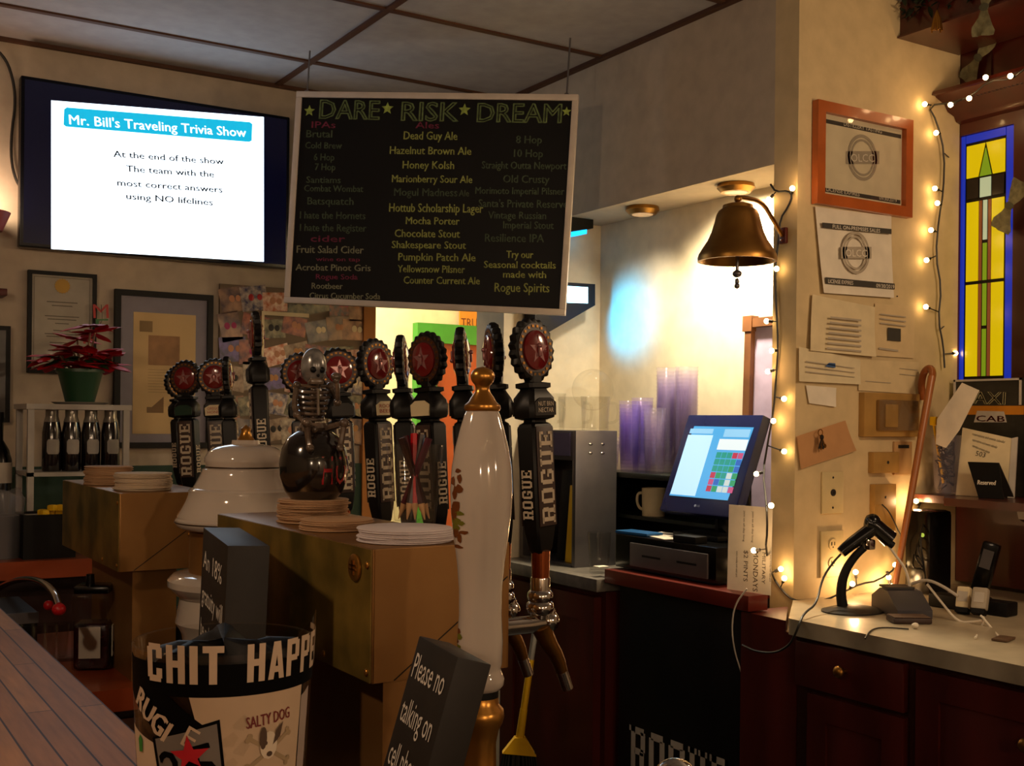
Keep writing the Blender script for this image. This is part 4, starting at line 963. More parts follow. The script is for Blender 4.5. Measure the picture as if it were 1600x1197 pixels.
# black two tier shelf with cups
s = thing('cup_shelf', 'black two tier shelf with green edge behind the register', 'shelf', T(2.375, 2.62, CZ + .0006))
st = 1.235 - CZ
MB().bx(0, .165, 0, .66, st - .018, st, None, .003).build('top_board', mat('shelfgreen', '141a12', .4), s)
MB().bx(.02, .165, .0, .66, .16, .172).build('middle_board', mat('shelfgreen', '141a12', .4), s)
MB().bx(.15, .165, 0, .66, 0, st - .018).build('back_panel', 'black', s)
for y in (0, .646): MB().bx(.0, .15, y, y + .014, 0, st - .018).build('side_panel', 'black', s)
CUPS = None; rnd = random.Random(2); ci = 0
def cup_stack(px, ytop, m, X, label, grp):
    global CUPS
    p = PX(px, 700, X); ztop = PX(px, ytop, X).z; z = 1.2355; o = None
    n = max(2, int((ztop - z - .085) / .0125) + 1); first = None
    for i in range(n):
        M = T(p.x, p.y, z + i * .0125) @ RZ(rnd.random())
        if first is None:
            first = MB().lathe([(.0375, 0), (.0365, .004), (.033, .085), (.0305, .09), (.029, .09), (.0318, .084), (.0352, .004), (.0345, 0)] if False else [(.029, 0), (.0305, .002), (.0375, .088), (.039, .090), (.0385, .092), (.0365, .088), (.0295, .004), (0, .003)], 18).build('plastic_cup', m, None, M)
            tag(first, label, 'plastic cup', grp)
        else: dup(first, M)
cup_stack(952, 682, 'cup', 2.425, 'clear plastic cup in the shortest stack at the far end of the black shelf', 'shortest far cup stack')
cup_stack(984, 628, 'cupvioletglow', 2.415, 'plastic cup with painted violet glow in the stack nearest the steel cabinet', 'violet cup stack')
cup_stack(1003, 622, 'cupvioletglow', 2.495, 'plastic cup with painted violet glow in the stack behind the front one', 'rear violet cup stack')
cup_stack(1023, 636, 'cup', 2.425, 'clear plastic cup in the stack just left of the register screen', 'cup stack left of the screen')
cup_stack(1042, 575, 'cup', 2.50, 'clear plastic cup in the left one of the two tallest stacks', 'left tall cup stack')
cup_stack(1072, 573, 'cup', 2.50, 'clear plastic cup in the right one of the two tallest stacks', 'right tall cup stack')
p = PX(1021, 815, 2.40)
s = thing('coffee_mug', 'cream coffee mug on the lower tier of the black shelf', 'mug', T(2.44, PX(1021, 815, 2.44).y, CZ + .1732) @ RZ(rad(110)))
MB().lathe([(0, .005), (.034, .006), (.036, .092), (.040, .093), (.038, 0), (0, 0)], 26).build('mug_body', 'cream', s)
MB().tube([(.036, 0, .075), (.062, 0, .074), (.066, 0, .045), (.055, 0, .022), (.036, 0, .018)], .005, 8, smooth=2).build('handle', 'cream', s)
# cash drawer and the register
DY0, DY1, DX = 2.40, 2.86, 2.17
s = thing('cash_drawer', 'black cash drawer with grey front on the red shelf board', 'cash drawer', T(DX, DY0, RZT + .0005))
MB().bx(.0, .185, 0, DY1 - DY0, .004, .106, None, .004).build('housing', 'blackgloss', s)
fp = MB().bx(-.006, .0, .03, DY1 - DY0 - .08, .016, .086, None, .002).build('drawer_front', mat('drawergrey', '4a4446', .4), s)
for y in (.075, .235): MB().bx(-.0068, -.006, y, y + .085, .048, .054).build('slot', 'black', fp)
for y in (.03, DY1 - DY0 - .03): MB().cyl((.05, y, 0), (.05, y, .004), .012).build('foot', 'rubber', s)
DZ = RZT + .107
tilt = rad(21)
ex = Vector((0, -1, 0)); n = Vector((-cos(tilt), 0, sin(tilt)))
o = P(1030, 797, 3.56); F0 = frame(o, ex, n)
tr = pl(F0, 1193, 648); w, h = tr.x, tr.y
s = thing('register_terminal', 'black touchscreen cash register tilted back on the cash drawer', 'register', F0)
MB().bx(0, w, 0, h, -.035, 0, None, .005).bx(.06, w - .06, .04, h - .06, -.075, -.035, None, .01).build('monitor', mat('monitorbluelit', '161d48', .25), s)  # blue light put into the black casing's colour
SF = F0 @ T(0, 0, .0006)
scr = MB().prect(SF, [(1046, 774), (1137, 782), (1178, 668), (1085, 666)], 0, .0008).build('screen', glow('posblue', '4aa2dc', 1.0), s, T(0, 0, .0006))
a = pl(SF, 1046, 774); b3 = pl(SF, 1178, 668); sw, sh_ = b3.x - a.x, b3.y - a.y
def cell(x0, x1, y0, y1): return [(a.x + sw * x0, a.y + sh_ * y0), (a.x + sw * x1, a.y + sh_ * y0), (a.x + sw * x1, a.y + sh_ * y1), (a.x + sw * x0, a.y + sh_ * y1)]
MB().prism(cell(.01, .42, .02, .88), .001, .0013).build('order_list', glow('posl', 'b6dcf4', 1.1), scr)
MB().prism(cell(.02, .40, .90, .97), .001, .0013).prism(cell(.58, .97, .86, .97), .001, .0013).build('title_bar', glow('posl2', '8cc4e8', 1.0), scr)
MB().prism(cell(.54, .98, .68, .83), .001, .0013).build('search_row', glow('posl3', 'dce8ec', 1.0), scr)
rnd = random.Random(9)
cc = [glow('pos_teal', '1f9a86', .8), glow('pos_pink', 'c84a7a', .8), glow('pos_white', 'd0dcd8', .8), glow('pos_red', 'c02a44', .8), glow('pos_green', '2a9a5c', .8), glow('pos_blue', '2a62c0', .8)]
for r in range(6):
    for c_ in range(5):
        col = cc[0] if (r >= 3 and c_ < 3) else rnd.choice(cc)
        MB().prism(cell(.56 + c_ * .083, .635 + c_ * .083, .10 + r * .093, .18 + r * .093), .001, .0013).build('key_tile', col, scr)
lg = pl(SF, 1086, 790); MB().lathe([(.004, 0), (.004, .0008)], 12, T(lg.x, lg.y, 0)).text('LG', lg.x + .008, lg.y - .003, .006, .012, None, .0006).build('maker_mark', mat('logo', '8088a0', .4), s)
Mi = F0.inverted()
cx = F0 @ Vector((w / 2, .07, -.07))
MB().tube([Mi @ cx, Mi @ Vector((cx.x + .035, cx.y, cx.z - .05)), Mi @ Vector((cx.x + .03, cx.y, DZ + .02)), Mi @ Vector((cx.x + .02, cx.y, DZ + .012))], .022, 10, smooth=1).build('stand', 'black', s)
b4 = MB().bx(cx.x - .09, cx.x + .10, cx.y - .10, cx.y + .10, DZ + .0005, DZ + .016, None, .004); b4.v = [Mi @ v for v in b4.v]; b4.build('base', 'black', s)
MB().tube([Mi @ Vector((cx.x, cx.y + dy, cx.z + dz)) for dy, dz in ((-.02, -.03), (-.06, -.07), (-.11, -.08), (-.14, -.03), (-.13, .03))], .003, 6, smooth=2).build('cable', 'wire', s)
# papers, phone and ashtray on the drawer
def sheet(name, label, cat_, x, y, z, w_, h_, rot, m): return tag(MB().box((0, 0, .0008), (w_, h_, .0016)).build(name, m, None, T(x, y, z) @ RZ(rot)), label, cat_)
sheet('receipt_paper', 'pale paper sheet lying at the back of the cash drawer', 'paper', 2.285, 2.76, DZ, .10, .11, .2, 'papergrey')
sheet('receipt_slip', 'small pinkish paper slip on the front of the cash drawer', 'paper', 2.215, 2.68, DZ, .05, .10, -.2, 'papergrey')
tag(MB().box((0, 0, .005), (.07, .14, .009), None, .003).build('smartphone', mat('phonecase', '1a4a7a', .3), None, T(2.215, 2.80, DZ) @ RZ(.1)), 'phone lying on the far corner of the cash drawer', 'phone')
tag(MB().box((0, 0, .01), (.05, .09, .02), None, .004).build('stapler', 'black', None, T(2.20, 2.545, DZ) @ RZ(.1)), 'small black gadget on the front edge of the cash drawer', 'gadget')
p = PX(944, 880, 2.17)
s = thing('tumbler', 'clear ribbed tumbler on the grey counter beside the cash drawer', 'tumbler', T(2.20, 2.985, CZ + .0005))
MB().lathe([(0, .008), (.028, .010), (.036, .13), (.038, .13), (.031, 0), (0, 0)], 12).build('glass_wall', 'glass', s)
sheet('bar_napkin', 'white napkin under the ribbed tumbler side of the cash drawer', 'napkin', 2.15, 2.905, RZT, .04, .03, 0, 'paper')
# leaning wood frame
F, w, h = on_x(1160, 496, 1215, 860, 2.50)
s = thing('wooden_frame', 'brown wooden picture frame leaning in the alcove behind the register', 'picture frame', F @ T(0, CZ - F.translation.z + .001, 0) @ RX(rad(-1.5)))
h = F.translation.z + h - CZ; w = .22; fb = .028
MB().bx(0, fb, 0, h, -.01, .015).bx(0, w, h - fb, h, -.01, .015).bx(w - fb, w, 0, h, -.01, .015).bx(0, w, 0, fb, -.01, .015).bx(-.008, fb + .004, h - fb - .012, h + .008, -.012, .018).build('frame', mat('framewood', '6a4426', .5, var=.25, scale=12), s)
MB().bx(fb, w - fb, fb, h - fb, -.008, -.002).build('picture', mat('violetpic', 'a89ab8', .5, var=.2, scale=9), s)
# flyer
F, w, h = on_x(1147, 790, 1200, 919, 2.185)
fz = RZT + .001
s = thing('beer_flyer', 'white flyer about Military Mondays pints leaning at the end of the register shelf', 'flyer', frame((2.16, PX(1147, 900, 2.185).y, fz), (.14, -1, 0), (-1, -.14, .02)))
fh = PX(1170, 790, 2.185).z - fz; w = .145
MB().bx(0, w, 0, fh, -.0012, 0).build('sheet', 'paper', s)
mb = MB()
for t, x, sz, L in (('MILITARY', .80, .011, .36), ('MONDAYS', .60, .016, .46), ('$2 PINTS', .38, .014, .36)): mb.text(t, w * x, fh * .48, sz, fh * L, None, .0005, ang=-pi / 2)
for x, L in ((.2, .3), (.97, .3)): mb.text('every monday with valid card', w * x, fh * .46, .006, fh * L, None, .0005, ang=-pi / 2)
for x in (.35, .55): mb.text('join us all day long', w * x, fh * .94, .006, fh * .36, None, .0005, ang=-pi / 2)
mb.build('lettering', mat('flyerink', '4a3c30', .7), s)
# illuminated beer sign & spot fixtures
F = frame(PY(860, 520, ALC_Y - .075), (1, 0, 0), (0, -1, 0))
s = thing('light_box_sign', 'black wedge shaped light box sign with a glowing blue white panel', 'sign', F)
MB().prect(F, [(836, 522), (856, 520), (930, 477), (930, 444), (836, 438)], -.070, 0).build('housing', mat('signnavy', '0a0d1a', .4, spec=.2), s)
MB().prect(F, [(886, 473), (918, 474), (918, 449), (886, 447)], 0, .003).build('glowing_panel', glow('cyanpanel', 'a8e8ff', 5), s)
MB().prect(F, [(880, 364), (922, 358), (922, 338), (880, 336)], -.070, .02).build('visor', 'black', s)
MB().prect(F, [(884, 371), (914, 366), (914, 359), (884, 364)], -.05, .012).build('visor_glow', glow('cyanstrip', '18a8f0', 2.5), s)
for nm, px, py, lab in (('spot', 1004, 318, 'tan round spotlight under the header beam near the far end'), ('spot', 1150, 286, 'round ceiling spotlight under the header beam near the brass bell')):
    p = PX(px, py, 2.44); p.z = 2.135
    s = thing('spotlight', lab, 'spotlight', T(p.x, p.y, p.z))
    MB().lathe([(.0, 0), (.055, 0), (.058, -.012), (.045, -.026), (.040, -.026), (.0, -.018)], 26).build('trim_ring', 'bronze', s)
    MB().lathe([(0, -.0262), (.036, -.0262), (.030, -.0285), (0, -.029)], 20).build('lens', glow('spotlens', 'ffc98a', .5), s)
# yellow broom leaning on the cabinet
b = Vector((PX(812, 1120, 2.0).x, PX(812, 1120, 2.0).y, .0)); tp = PX(840, 960, 2.06)
s = thing('broom', 'broom with a yellow plastic top leaning on the red cabinet', 'broom', T(*b))
ax = (tp - (b + Vector((0, 0, .46)))); axn = Vector((tp.x - b.x, tp.y - b.y, tp.z - .375)).normalized()
MB().cyl((0, 0, .375), Vector((0, 0, .375)) + axn * .10, .014, .012, 12).prism([(-.055, .335), (.055, .325), (.018, .385), (-.016, .385)], -.016, .016, RZ(rad(-30)) @ RX(pi / 2)).build('yellow_cap', 'yellow', s)
MB().cyl(Vector((0, 0, .375)) + axn * .09, Vector((0, 0, .375)) + axn * .26, .011, .011, 12).build('yellow_sleeve', 'yellow', s)
MB().cyl(Vector((0, 0, .375)) + axn * .25, Vector((0, 0, .375)) + axn * .62, .010, .010, 12).build('broom_handle', mat('broomgrey', '8a857c', .5), s)
mb = MB(); rnd = random.Random(6)
for i in range(70):
    t = rnd.uniform(-1, 1); q = rnd.uniform(-.012, .012); e = RZ(rad(-30)) @ Vector((t * .05, q, .335)); f_ = RZ(rad(-30)) @ Vector((t * .11, q * 1.5, .002)); mb.tube([e, f_], .004, 4)
mb.build('bristles', mat('bristle', '1a1815', .7), s)
# ================================================================== BRASS BELL AND FAIRY LIGHTS
pb = PX(1152, 400, 2.10); db = FWD.dot(Vector((pb.x, pb.y, 0))); K = db / FPX
zc = PX(1152, 312, 2.10).z
s = thing('brass_bell', 'large brass bell hanging from a bracket on the pillar', 'bell', T(pb.x, pb.y, zc))
q = lambda y: -(y - 312) * K
pf = [(61, 409), (61.5, 404), (60, 398), (54, 388), (46, 376), (40, 362), (36, 348), (33, 336), (30, 330), (24, 326), (23, 321), (14, 318), (0, 317)]
inner = [(0, 324), (20, 330), (30, 345), (38, 370), (50, 395), (57, 409)]
MB().lathe([(r * K, q(y)) for y, r in [(b_, a_) for a_, b_ in inner]] + [(r * K, q(y)) for r, y in pf], 48).build('bell_body', 'bronze', s)
MB().cyl((0, 0, q(335)), (0, 0, q(425)), 2.5 * K, None, 8).ball((0, 0, q(428)), 7.5 * K, 12, sc=(1, 1, .8)).ball((0, 0, q(440)), 3.5 * K, 10, sc=(1, 1, 1.5)).ball((0, 0, q(447)), 4.5 * K, 10).build('clapper', 'steel', s)
e1 = PX(1207, 342, 2.27) - Vector((pb.x, pb.y, zc)); e2 = PX(1222, 368, BEAM_X - .012) - Vector((pb.x, pb.y, zc)); e0 = PX(1190, 314, 2.2) - Vector((pb.x, pb.y, zc))
MB().tube([(0, 0, q(320)), (0, 0, q(310)), Vector((0, 0, q(308))) + e0 * .15, e0, e1, e2], 3.6 * K, 10, smooth=2).ball((0, 0, q(311)), 6 * K, 10).build('bracket_arm', 'brassdull', s)
ex = Vector((0, -1, 0)); Mp = frame(e2 + Vector((.008, 0, 0)), ex, (-1, 0, 0))
MB().box((0, 0, .003), (.026, .045, .012), Mp, .004).ball((0, .012, .010), .004, 6, Mp).ball((0, -.014, .010), .004, 6, Mp).build('mount_plate', 'redwood', s)

MM['bulb'] = glow('fairybulb', 'ffd089', 26)
def string_lights(name, label, wire, bulbs, power):
    o = Vector(wire[0]); s = thing(name, label, 'string lights', T(*o))
    MB().tube([Vector(p) - o for p in wire], .0028, 6, smooth=1).build('wire', 'wire', s)
    for i, b in enumerate(bulbs):
        b = Vector(b); near = min([a.lerp(c_, t / 8) for a, c_ in zip(wire, wire[1:]) for t in range(9)], key=lambda p: (p - b).length); dn = (near - b); ln = max(.014, dn.length); dn = dn.normalized() if dn.length > .004 else Vector((0, 0, 1))
        so = MB().cyl((0, 0, 0), dn * .014, .0045, .0042, 8).cyl(dn * .012, dn * ln, .0018, None, 6).build('socket', 'wire', s, T(*(b - o)))
        MB().ball(-dn * .004, .0075, 9).build('bulb', 'bulb', so)
        if i in power: light('POINT', 'fairy_light', b + Vector((-.02, -.015, 0)), power[i], WARM, .012)
    return s
XP = BEAM_X - .006
w1 = [PX(*p, XP) for p in [(1204, 288), (1212, 300), (1232, 298), (1238, 306), (1232, 322), (1219, 342), (1217, 372), (1211, 420), (1213, 480), (1216, 540), (1212, 600), (1209, 640), (1200, 690), (1192, 738)]] + [PX(*p, 2.135) for p in [(1198, 790), (1199, 830), (1196, 858)]] + [PX(*p, XP) for p in [(1206, 900), (1224, 925), (1239, 938)]]
EX = XP
w1 += [PY(1262, 940, PART_Y - .02), PY(1290, 938, PART_Y - .03), PY(1318, 925, PART_Y - .05), PY(1345, 912, PART_Y - .03), PY(1372, 908, PART_Y - .03), PY(1402, 886, PART_Y - .03), PY(1432, 800, PART_Y - .02), PY(1440, 782, PART_Y - .02)]
b1 = [PX(*p, XP - .012) for p in [(1238, 296), (1203, 310), (1213, 420), (1200, 502), (1208, 548), (1202, 580), (1224, 623), (1208, 658), (1224, 705), (1184, 740)]] + [PX(*p, 2.125) for p in [(1204, 790), (1180, 860)]] + [PX(*p, XP - .012) for p in [(1218, 890), (1225, 905)]]
b1 += [PY(1247, 950, PART_Y - .02), PY(1288, 948, PART_Y - .03), PY(1337, 896, PART_Y - .04), PY(1331, 914, PART_Y - .05), PY(1388, 900, PART_Y - .03), PY(1391, 913, PART_Y - .03), PY(1400, 884, PART_Y - .03), PY(1432, 784, PART_Y - .03)]
string_lights('string_lights', 'warm fairy lights winding down the pillar from the bell bracket to the counter', w1, b1, {0: .15, 5: .08, 7: .08, 10: .25, 11: .25, 12: .15, 14: .6, 15: .5, 16: .7, 19: .5, 21: .4})
c = lambda px, py: PX(px, py, CAB_X - .015) if px >= 1478 else PY(px, py, PART_Y - .02)
w2 = [c(*p) for p in [(1600, 112), (1580, 124), (1545, 124), (1518, 150)]] + [PX(1490, 160, 2.90), PX(1450, 165, 2.88)] + [c(*p) for p in [(1464, 190), (1476, 240), (1474, 300), (1467, 340), (1462, 400), (1471, 450), (1466, 500), (1474, 540), (1476, 575)]]
b2 = [PX(*p, 2.85) for p in [(1580, 119), (1541, 122), (1515, 153), (1487, 163), (1446, 163)]] + [c(*p) for p in [(1464, 208), (1487, 250), (1462, 295), (1466, 318), (1456, 360), (1449, 406), (1448, 480), (1481, 505), (1492, 552)]]
w2[:4] = [PX(*p, 2.865) for p in [(1600, 108), (1580, 124), (1545, 126), (1518, 150)]]
string_lights('string_lights', 'warm fairy lights along the back bar cornice and beside the stained glass', w2, b2, {1: .2, 3: .2, 9: .06})

# ================================================================== PAPERS ON THE PARTITION
YW = PART_Y - .003
def wall_paper(name, label, pts, d_off=.0, m='paper', z=.001, curl=0):
    F = frame(PY(*pts[3], YW - d_off), (1, 0, 0), (0, -1, 0))
    q = [pl(F, *p) for p in pts]; s = thing(name, label, 'paper', F)
    n = 8; vs = []; fs = []
    for j in range(n + 1):
        for i in range(n + 1):
            u, v = i / n, j / n; a = q[3].lerp(q[2], u); b = q[0].lerp(q[1], u); p = a.lerp(b, v)
            vs.append((p.x, p.y, z + curl * ((1 - v) ** 2 * (.5 + .5 * u) + (.6 if u < .2 else 0) * (1 - u * 5) * .6)))
    for j in range(n):
        for i in range(n): k = j * (n + 1) + i; fs.append((k, k + 1, k + n + 2, k + n + 1))
    MB().add(vs, fs).build('sheet', m, s); return s, F
ink = mat('printink', '6a625a', .8); inkd = mat('printdark', '3a3630', .7); inkl = mat('printlight', 'a89c88', .8)
def ring(mb, F, cx, cy, r0, r1, z):
    c0 = pl(F, cx, cy); k = (pl(F, cx, cy - 10) - c0).length / 10
    for i in range(36):
        a, b = i * 2 * pi / 36, (i + 1) * 2 * pi / 36
        mb.add([(c0.x + r * k * .93 * cos(t), c0.y + r * k * sin(t), z) for t, r in ((a, r0), (a, r1), (b, r1), (b, r0))], [(0, 1, 2, 3)])
def seal(F, s, cx, cy, r, z, m1):
    mb = MB(); ring(mb, F, cx, cy, r * .86, r, z); ring(mb, F, cx, cy, r * .70, r * .80, z)
    mb.prect(F, [(cx - r * .72, cy + r * .28), (cx + r * .72, cy + r * .28), (cx + r * .72, cy - r * .28), (cx - r * .72, cy - r * .28)], z - .0002, z); mb.build('printed_seal', m1, s)
    MB().ptext(F, 'OLCC', (cx - r * .5, cy + r * .17), (cx + r * .5, cy + r * .19), r * .34, None, z + .0006).build('seal_lettering', 'paper', s)
# framed licence
F = frame(PY(1268, 319, YW), (1, 0, 0), (0, -1, 0)); q0 = pl(F, 1268, 319); q1 = pl(F, 1418, 181); w, h = q1.x, (q1.y + pl(F, 1268, 167).y) / 2
s = thing('framed_licence', 'orange wood framed licence at the top of the partition wall', 'picture frame', F); bw = .030; fm = mat('frameorange', 'a8541e', .35, coat=.3, var=.15, scale=14)
MB().bx(0, w, 0, bw, 0, .022).bx(0, w, h - bw, h, 0, .022).bx(0, bw, bw, h - bw, 0, .022).bx(w - bw, w, bw, h - bw, 0, .022).build('frame', fm, s)
MB().bx(bw, w - bw, bw, h - bw, 0, .005).build('certificate', mat('certbg', 'e0d2b2', .7), s)
MB().bx(bw + .002, w - bw - .004, h * .805, h * .845, .0052, .0056).bx(bw + .002, w - bw - .004, h * .135, h * .175, .0052, .0056).build('printed_bands', inkd, s)
mb = MB(); mb.text('DISTILLERY TASTING', w * .5, h * .815, .011, w * .4, None, .0064, al='c'); mb.text('LICENSE EXPIRES', w * .13, h * .145, .011, w * .34, None, .0064); mb.text('09/30/2019', w * .68, h * .145, .011, w * .19, None, .0064); mb.build('band_lettering', 'paper', s)
seal(F, s, 1345, 247, 36, .0066, inkl)
MB().bx(bw, w - bw, bw, h - bw, .013, .0145).build('glazing', 'glass', s)
s, F = wall_paper('licence_sheet', 'white licence sheet with round seal right below the orange frame', [(1271, 323), (1392, 338), (1391, 466), (1282, 458)], .0, 'paper', .002, .012)
MB().prect(F, [(1279, 357), (1386, 367), (1386, 359), (1278, 349)], .0155, .0162).prect(F, [(1284, 444), (1391, 453), (1391, 444), (1283, 434)], .0155, .0162).build('printed_bands', inkd, s)
mb = MB(); mb.ptext(F, 'FULL ON-PREMISES SALES', (1294, 358), (1368, 365), 6, None, .0168); mb.ptext(F, 'LICENSE EXPIRES', (1287, 443), (1326, 446), 6, None, .0168); mb.ptext(F, '09/30/2019', (1362, 450), (1390, 452), 6, None, .0168); mb.build('band_lettering', 'paper', s)
seal(F, s, 1331, 396, 33, .0160, inkl)
s, F = wall_paper('notice_sheet', 'curled cream notice sheet with faint table below the licence sheet', [(1266, 460), (1366, 480), (1362, 558), (1260, 548)], .0, 'cream', .003, .014)
mb = MB()
for i in range(7): mb.prect(F, [(1290 - i, 498 + i * 8), (1338, 503 + i * 8), (1338, 500 + i * 8), (1290 - i, 495 + i * 8)], .018, .0183)
mb.build('print', inkl, s)
s, F = wall_paper('permit_sheet', 'cream permit sheet with a small sketch right of the curled notice', [(1370, 470), (1432, 478), (1428, 612), (1340, 608)] if False else [(1366, 474), (1430, 480), (1426, 560), (1364, 556)], .0, mat('paper_warm', 'd0b88c', .8), .001, .004)
mb = MB(); mb.prect(F, [(1384, 532), (1404, 534), (1404, 514), (1384, 512)], .008, .0083); mb.build('sketch', inkd, s)
mb = MB()
for i in range(3): mb.prect(F, [(1372, 492 + i * 7), (1412, 497 + i * 7), (1412, 495 + i * 7), (1372, 490 + i * 7)], .008, .0083)
mb.prect(F, [(1370, 546), (1400, 550), (1400, 547), (1370, 543)], .008, .0083); mb.build('print', inkl, s)
s, F = wall_paper('check_slip', 'long cheque like paper slip with a blue mark at the pillar edge', [(1245, 542), (1342, 562), (1340, 601), (1244, 596)], .0, mat('paper_slip', 'd6c7a2', .8), .006, .006)
MB().prect(F, [(1284, 573), (1300, 575), (1300, 568), (1290, 567)], .0125, .0128).build('blue_mark', mat('bluemark', '3a5a8a', .6), s)
mb = MB()
for i in range(3): mb.prect(F, [(1254, 566 + i * 8), (1330, 576 + i * 7), (1330, 575 + i * 7), (1254, 564 + i * 8)], .0125, .0128)
mb.build('print', inkl, s)
s, F = wall_paper('form_sheet', 'flat form sheet with stamp box above the yellowed switch box', [(1344, 562), (1436, 566), (1434, 616), (1340, 610)], .0, mat('paper_form', 'd2bd92', .8), .001, .002)
mb = MB(); mb.prect(F, [(1404, 585), (1432, 588), (1432, 587), (1404, 584)], .0045, .0048).prect(F, [(1404, 576), (1432, 579), (1432, 578), (1404, 575)], .0045, .0048).prect(F, [(1350, 596), (1390, 599), (1390, 598), (1350, 595)], .0045, .0048); mb.build('print', inkl, s)
s, F = wall_paper('torn_note', 'small torn white note below the cheque slip', [(1258, 602), (1306, 606), (1304, 636), (1262, 630)], .0, 'paper', .002, .004)
s, F = wall_paper('kraft_paper', 'tilted brown paper piece with a bunch of keys pinned on it', [(1243, 682), (1320, 657), (1334, 704), (1248, 733)], .0, 'kraft', .002, .008)
p = PY(1281, 676, YW - .016)
s = thing('key_bunch', 'bunch of dark keys hanging on the brown paper piece', 'keys', T(*p))
MB().tube([(.009 * cos(a * .5), -.002, .009 * sin(a * .5)) for a in range(14)], .0014, 6).build('key_ring', 'brassdull', s)
for i, a in enumerate((-.5, -.2, .1, .35)):
    m = T(0, -.003 - .002 * i, -.007) @ RY(a)
    MB().lathe([(0, 0), (.007, 0), (.007, .0016), (0, .0016)], 14, m @ T(0, 0, -.006) @ RX(pi / 2)).bx(-.0022, .0022, -.0016, 0, -.040, -.010, m).bx(.0022, .005, -.0016, 0, -.038, -.030, m).build('key', 'charcoal' if i % 2 else 'brassdull', s)
# switches and outlets
def plate(name, label, pts, m='ivory', th=.006):
    F = frame(PY(*pts[3], PART_Y - .0005), (1, 0, 0), (0, -1, 0)); q = pl(F, *pts[1]); w = q.x; h = (q.y + pl(F, *pts[0]).y) / 2
    s = thing(name, label, 'wall plate', F); MB().bx(0, w, 0, h, 0, th, None, .002).build('cover_plate', m, s); return s, F, w, h
s, F, w, h = plate('outlet', 'ivory wall plate with one centre jack on the partition', [(1282, 736), (1316, 738), (1316, 804), (1282, 803)])
MB().lathe([(.010, .006), (.010, .008), (.004, .008), (.004, .007)], 18, T(w / 2, h / 2, 0)).ball((w / 2, h * .86, .006), .0035, 8, sc=(1, 1, .5)).ball((w / 2, h * .14, .006), .0035, 8, sc=(1, 1, .5)).build('jack', 'charcoal', s)
s, F, w, h = plate('outlet', 'ivory power outlet just left of the barcode scanner', [(1280, 828), (1316, 830), (1316, 905), (1280, 903)])
for k in (.3, .7):
    b = MB().lathe([(0, .006), (.016, .006), (.016, .0085), (0, .0085)], 18, T(w / 2, h * k, 0)).build('socket', 'ivory', s)
    MB().bx(w / 2 - .007, w / 2 - .004, h * k - .002, h * k + .008, .0085, .0088).bx(w / 2 + .004, w / 2 + .007, h * k - .002, h * k + .008, .0085, .0088).ball((w / 2, h * k - .007, .0085), .0025, 6, sc=(1, 1, .2)).build('slots', 'black', b)
MM['yellowed'] = mat('yellowed', 'a07a3e', .4, var=.12); MM['yellowed2'] = mat('yellowed2', '7a5a30', .35)
s, F, w, h = plate('switch_box', 'yellowed thermostat box with a clear cover below the papers', [(1341, 613), (1428, 616), (1428, 684), (1341, 682)], 'yellowed', .022)
MB().bx(w * .2, w * .92, h * .14, h * .84, .022, .034, None, .004).build('thermostat', 'yellowed2', s); MB().bx(w * .2, w * .92, h * .14, h * .84, .0345, .046, None, .004).build('clear_cover', 'glass', s)
MB().bx(w * .30, w * .52, h * .22, h * .74, .034, .0385, None, .002).build('dial_panel', 'yellowed', s)
s, F, w, h = plate('wall_jack', 'small yellowed phone jack box, the upper of the two', [(1356, 706), (1396, 706), (1396, 740), (1356, 739)], 'yellowed', .022)
MB().ball((w * .55, h * .5, .022), .005, 8, sc=(1, 1, .4)).build('screw', 'charcoal', s)
s, F, w, h = plate('wall_jack', 'tall yellowed jack box, the lower one, beside the wooden cane', [(1358, 756), (1392, 756), (1392, 832), (1358, 830)], 'yellowed', .020)
MB().ball((w * .5, h * .72, .020), .004, 8, sc=(1, 1, .4)).build('screw', 'charcoal', s)
tag(MB().tube([PY(1378, 788, PART_Y - .022), PY(1390, 800, PART_Y - .04), PY(1402, 826, PART_Y - .06), PY(1410, 842, PART_Y - .05), PY(1402, 872, PART_Y - .04)], .002, 6, smooth=2).build('phone_cord', 'wire'), 'thin dark cord from the lower jack box behind the cane', 'cord')
s, F, w, h = plate('wall_jack', 'old tan cover plate between the thermostat box and the cane', [(1396, 690), (1422, 690), (1420, 744), (1394, 742)], mat('tanplate', 'b08a5a', .5), .008)
MB().bx(w * .2, w * .8, h * .8, h * .9, .008, .0095).build('slot', 'charcoal', s)
s = tag(MB().ball((0, 0, 0), .0022, 6).build('push_pin', 'charcoal', None, T(*PY(1402, 463, PART_Y - .003))), 'lone dark push pin right of the licence sheet', 'push pin')
# ================================================================== RED WOOD BACK BAR (right)
MM['backbar'] = mat('backbar', '43140b', .34, coat=.35, var=.22, scale=5, stretch=(3, 3, .4))
MM['backdark'] = mat('backdark', '34120a', .4, coat=.2, var=.2, scale=5)
YN = .6                                                # runs towards the viewer, out of the frame
s = thing('back_bar', 'tall red wood back bar cabinet with stained glass, cornice and upper ledge', 'cabinet', T(CAB_X, PART_Y - .002, 0))
Lb = PART_Y - YN
gA = PX(1491, 400, CAB_X); gB = PX(1581, 400, CAB_X); y0 = gA.y - PART_Y; y1 = gB.y - PART_Y
gt = PX(1535, 205, CAB_X).z; gb = PX(1535, 600, CAB_X).z
mb = MB(); mb.bx(0, .28, y0, 0, .93, CEIL - .002).bx(0, .28, -Lb, y1, .93, CEIL - .002).bx(0, .28, y1, y0, gt, CEIL - .002).bx(0, .28, y1, y0, .93, gb).bx(.03, .28, y1, y0, gb, gt)
mb.build('carcass', 'backbar', s)
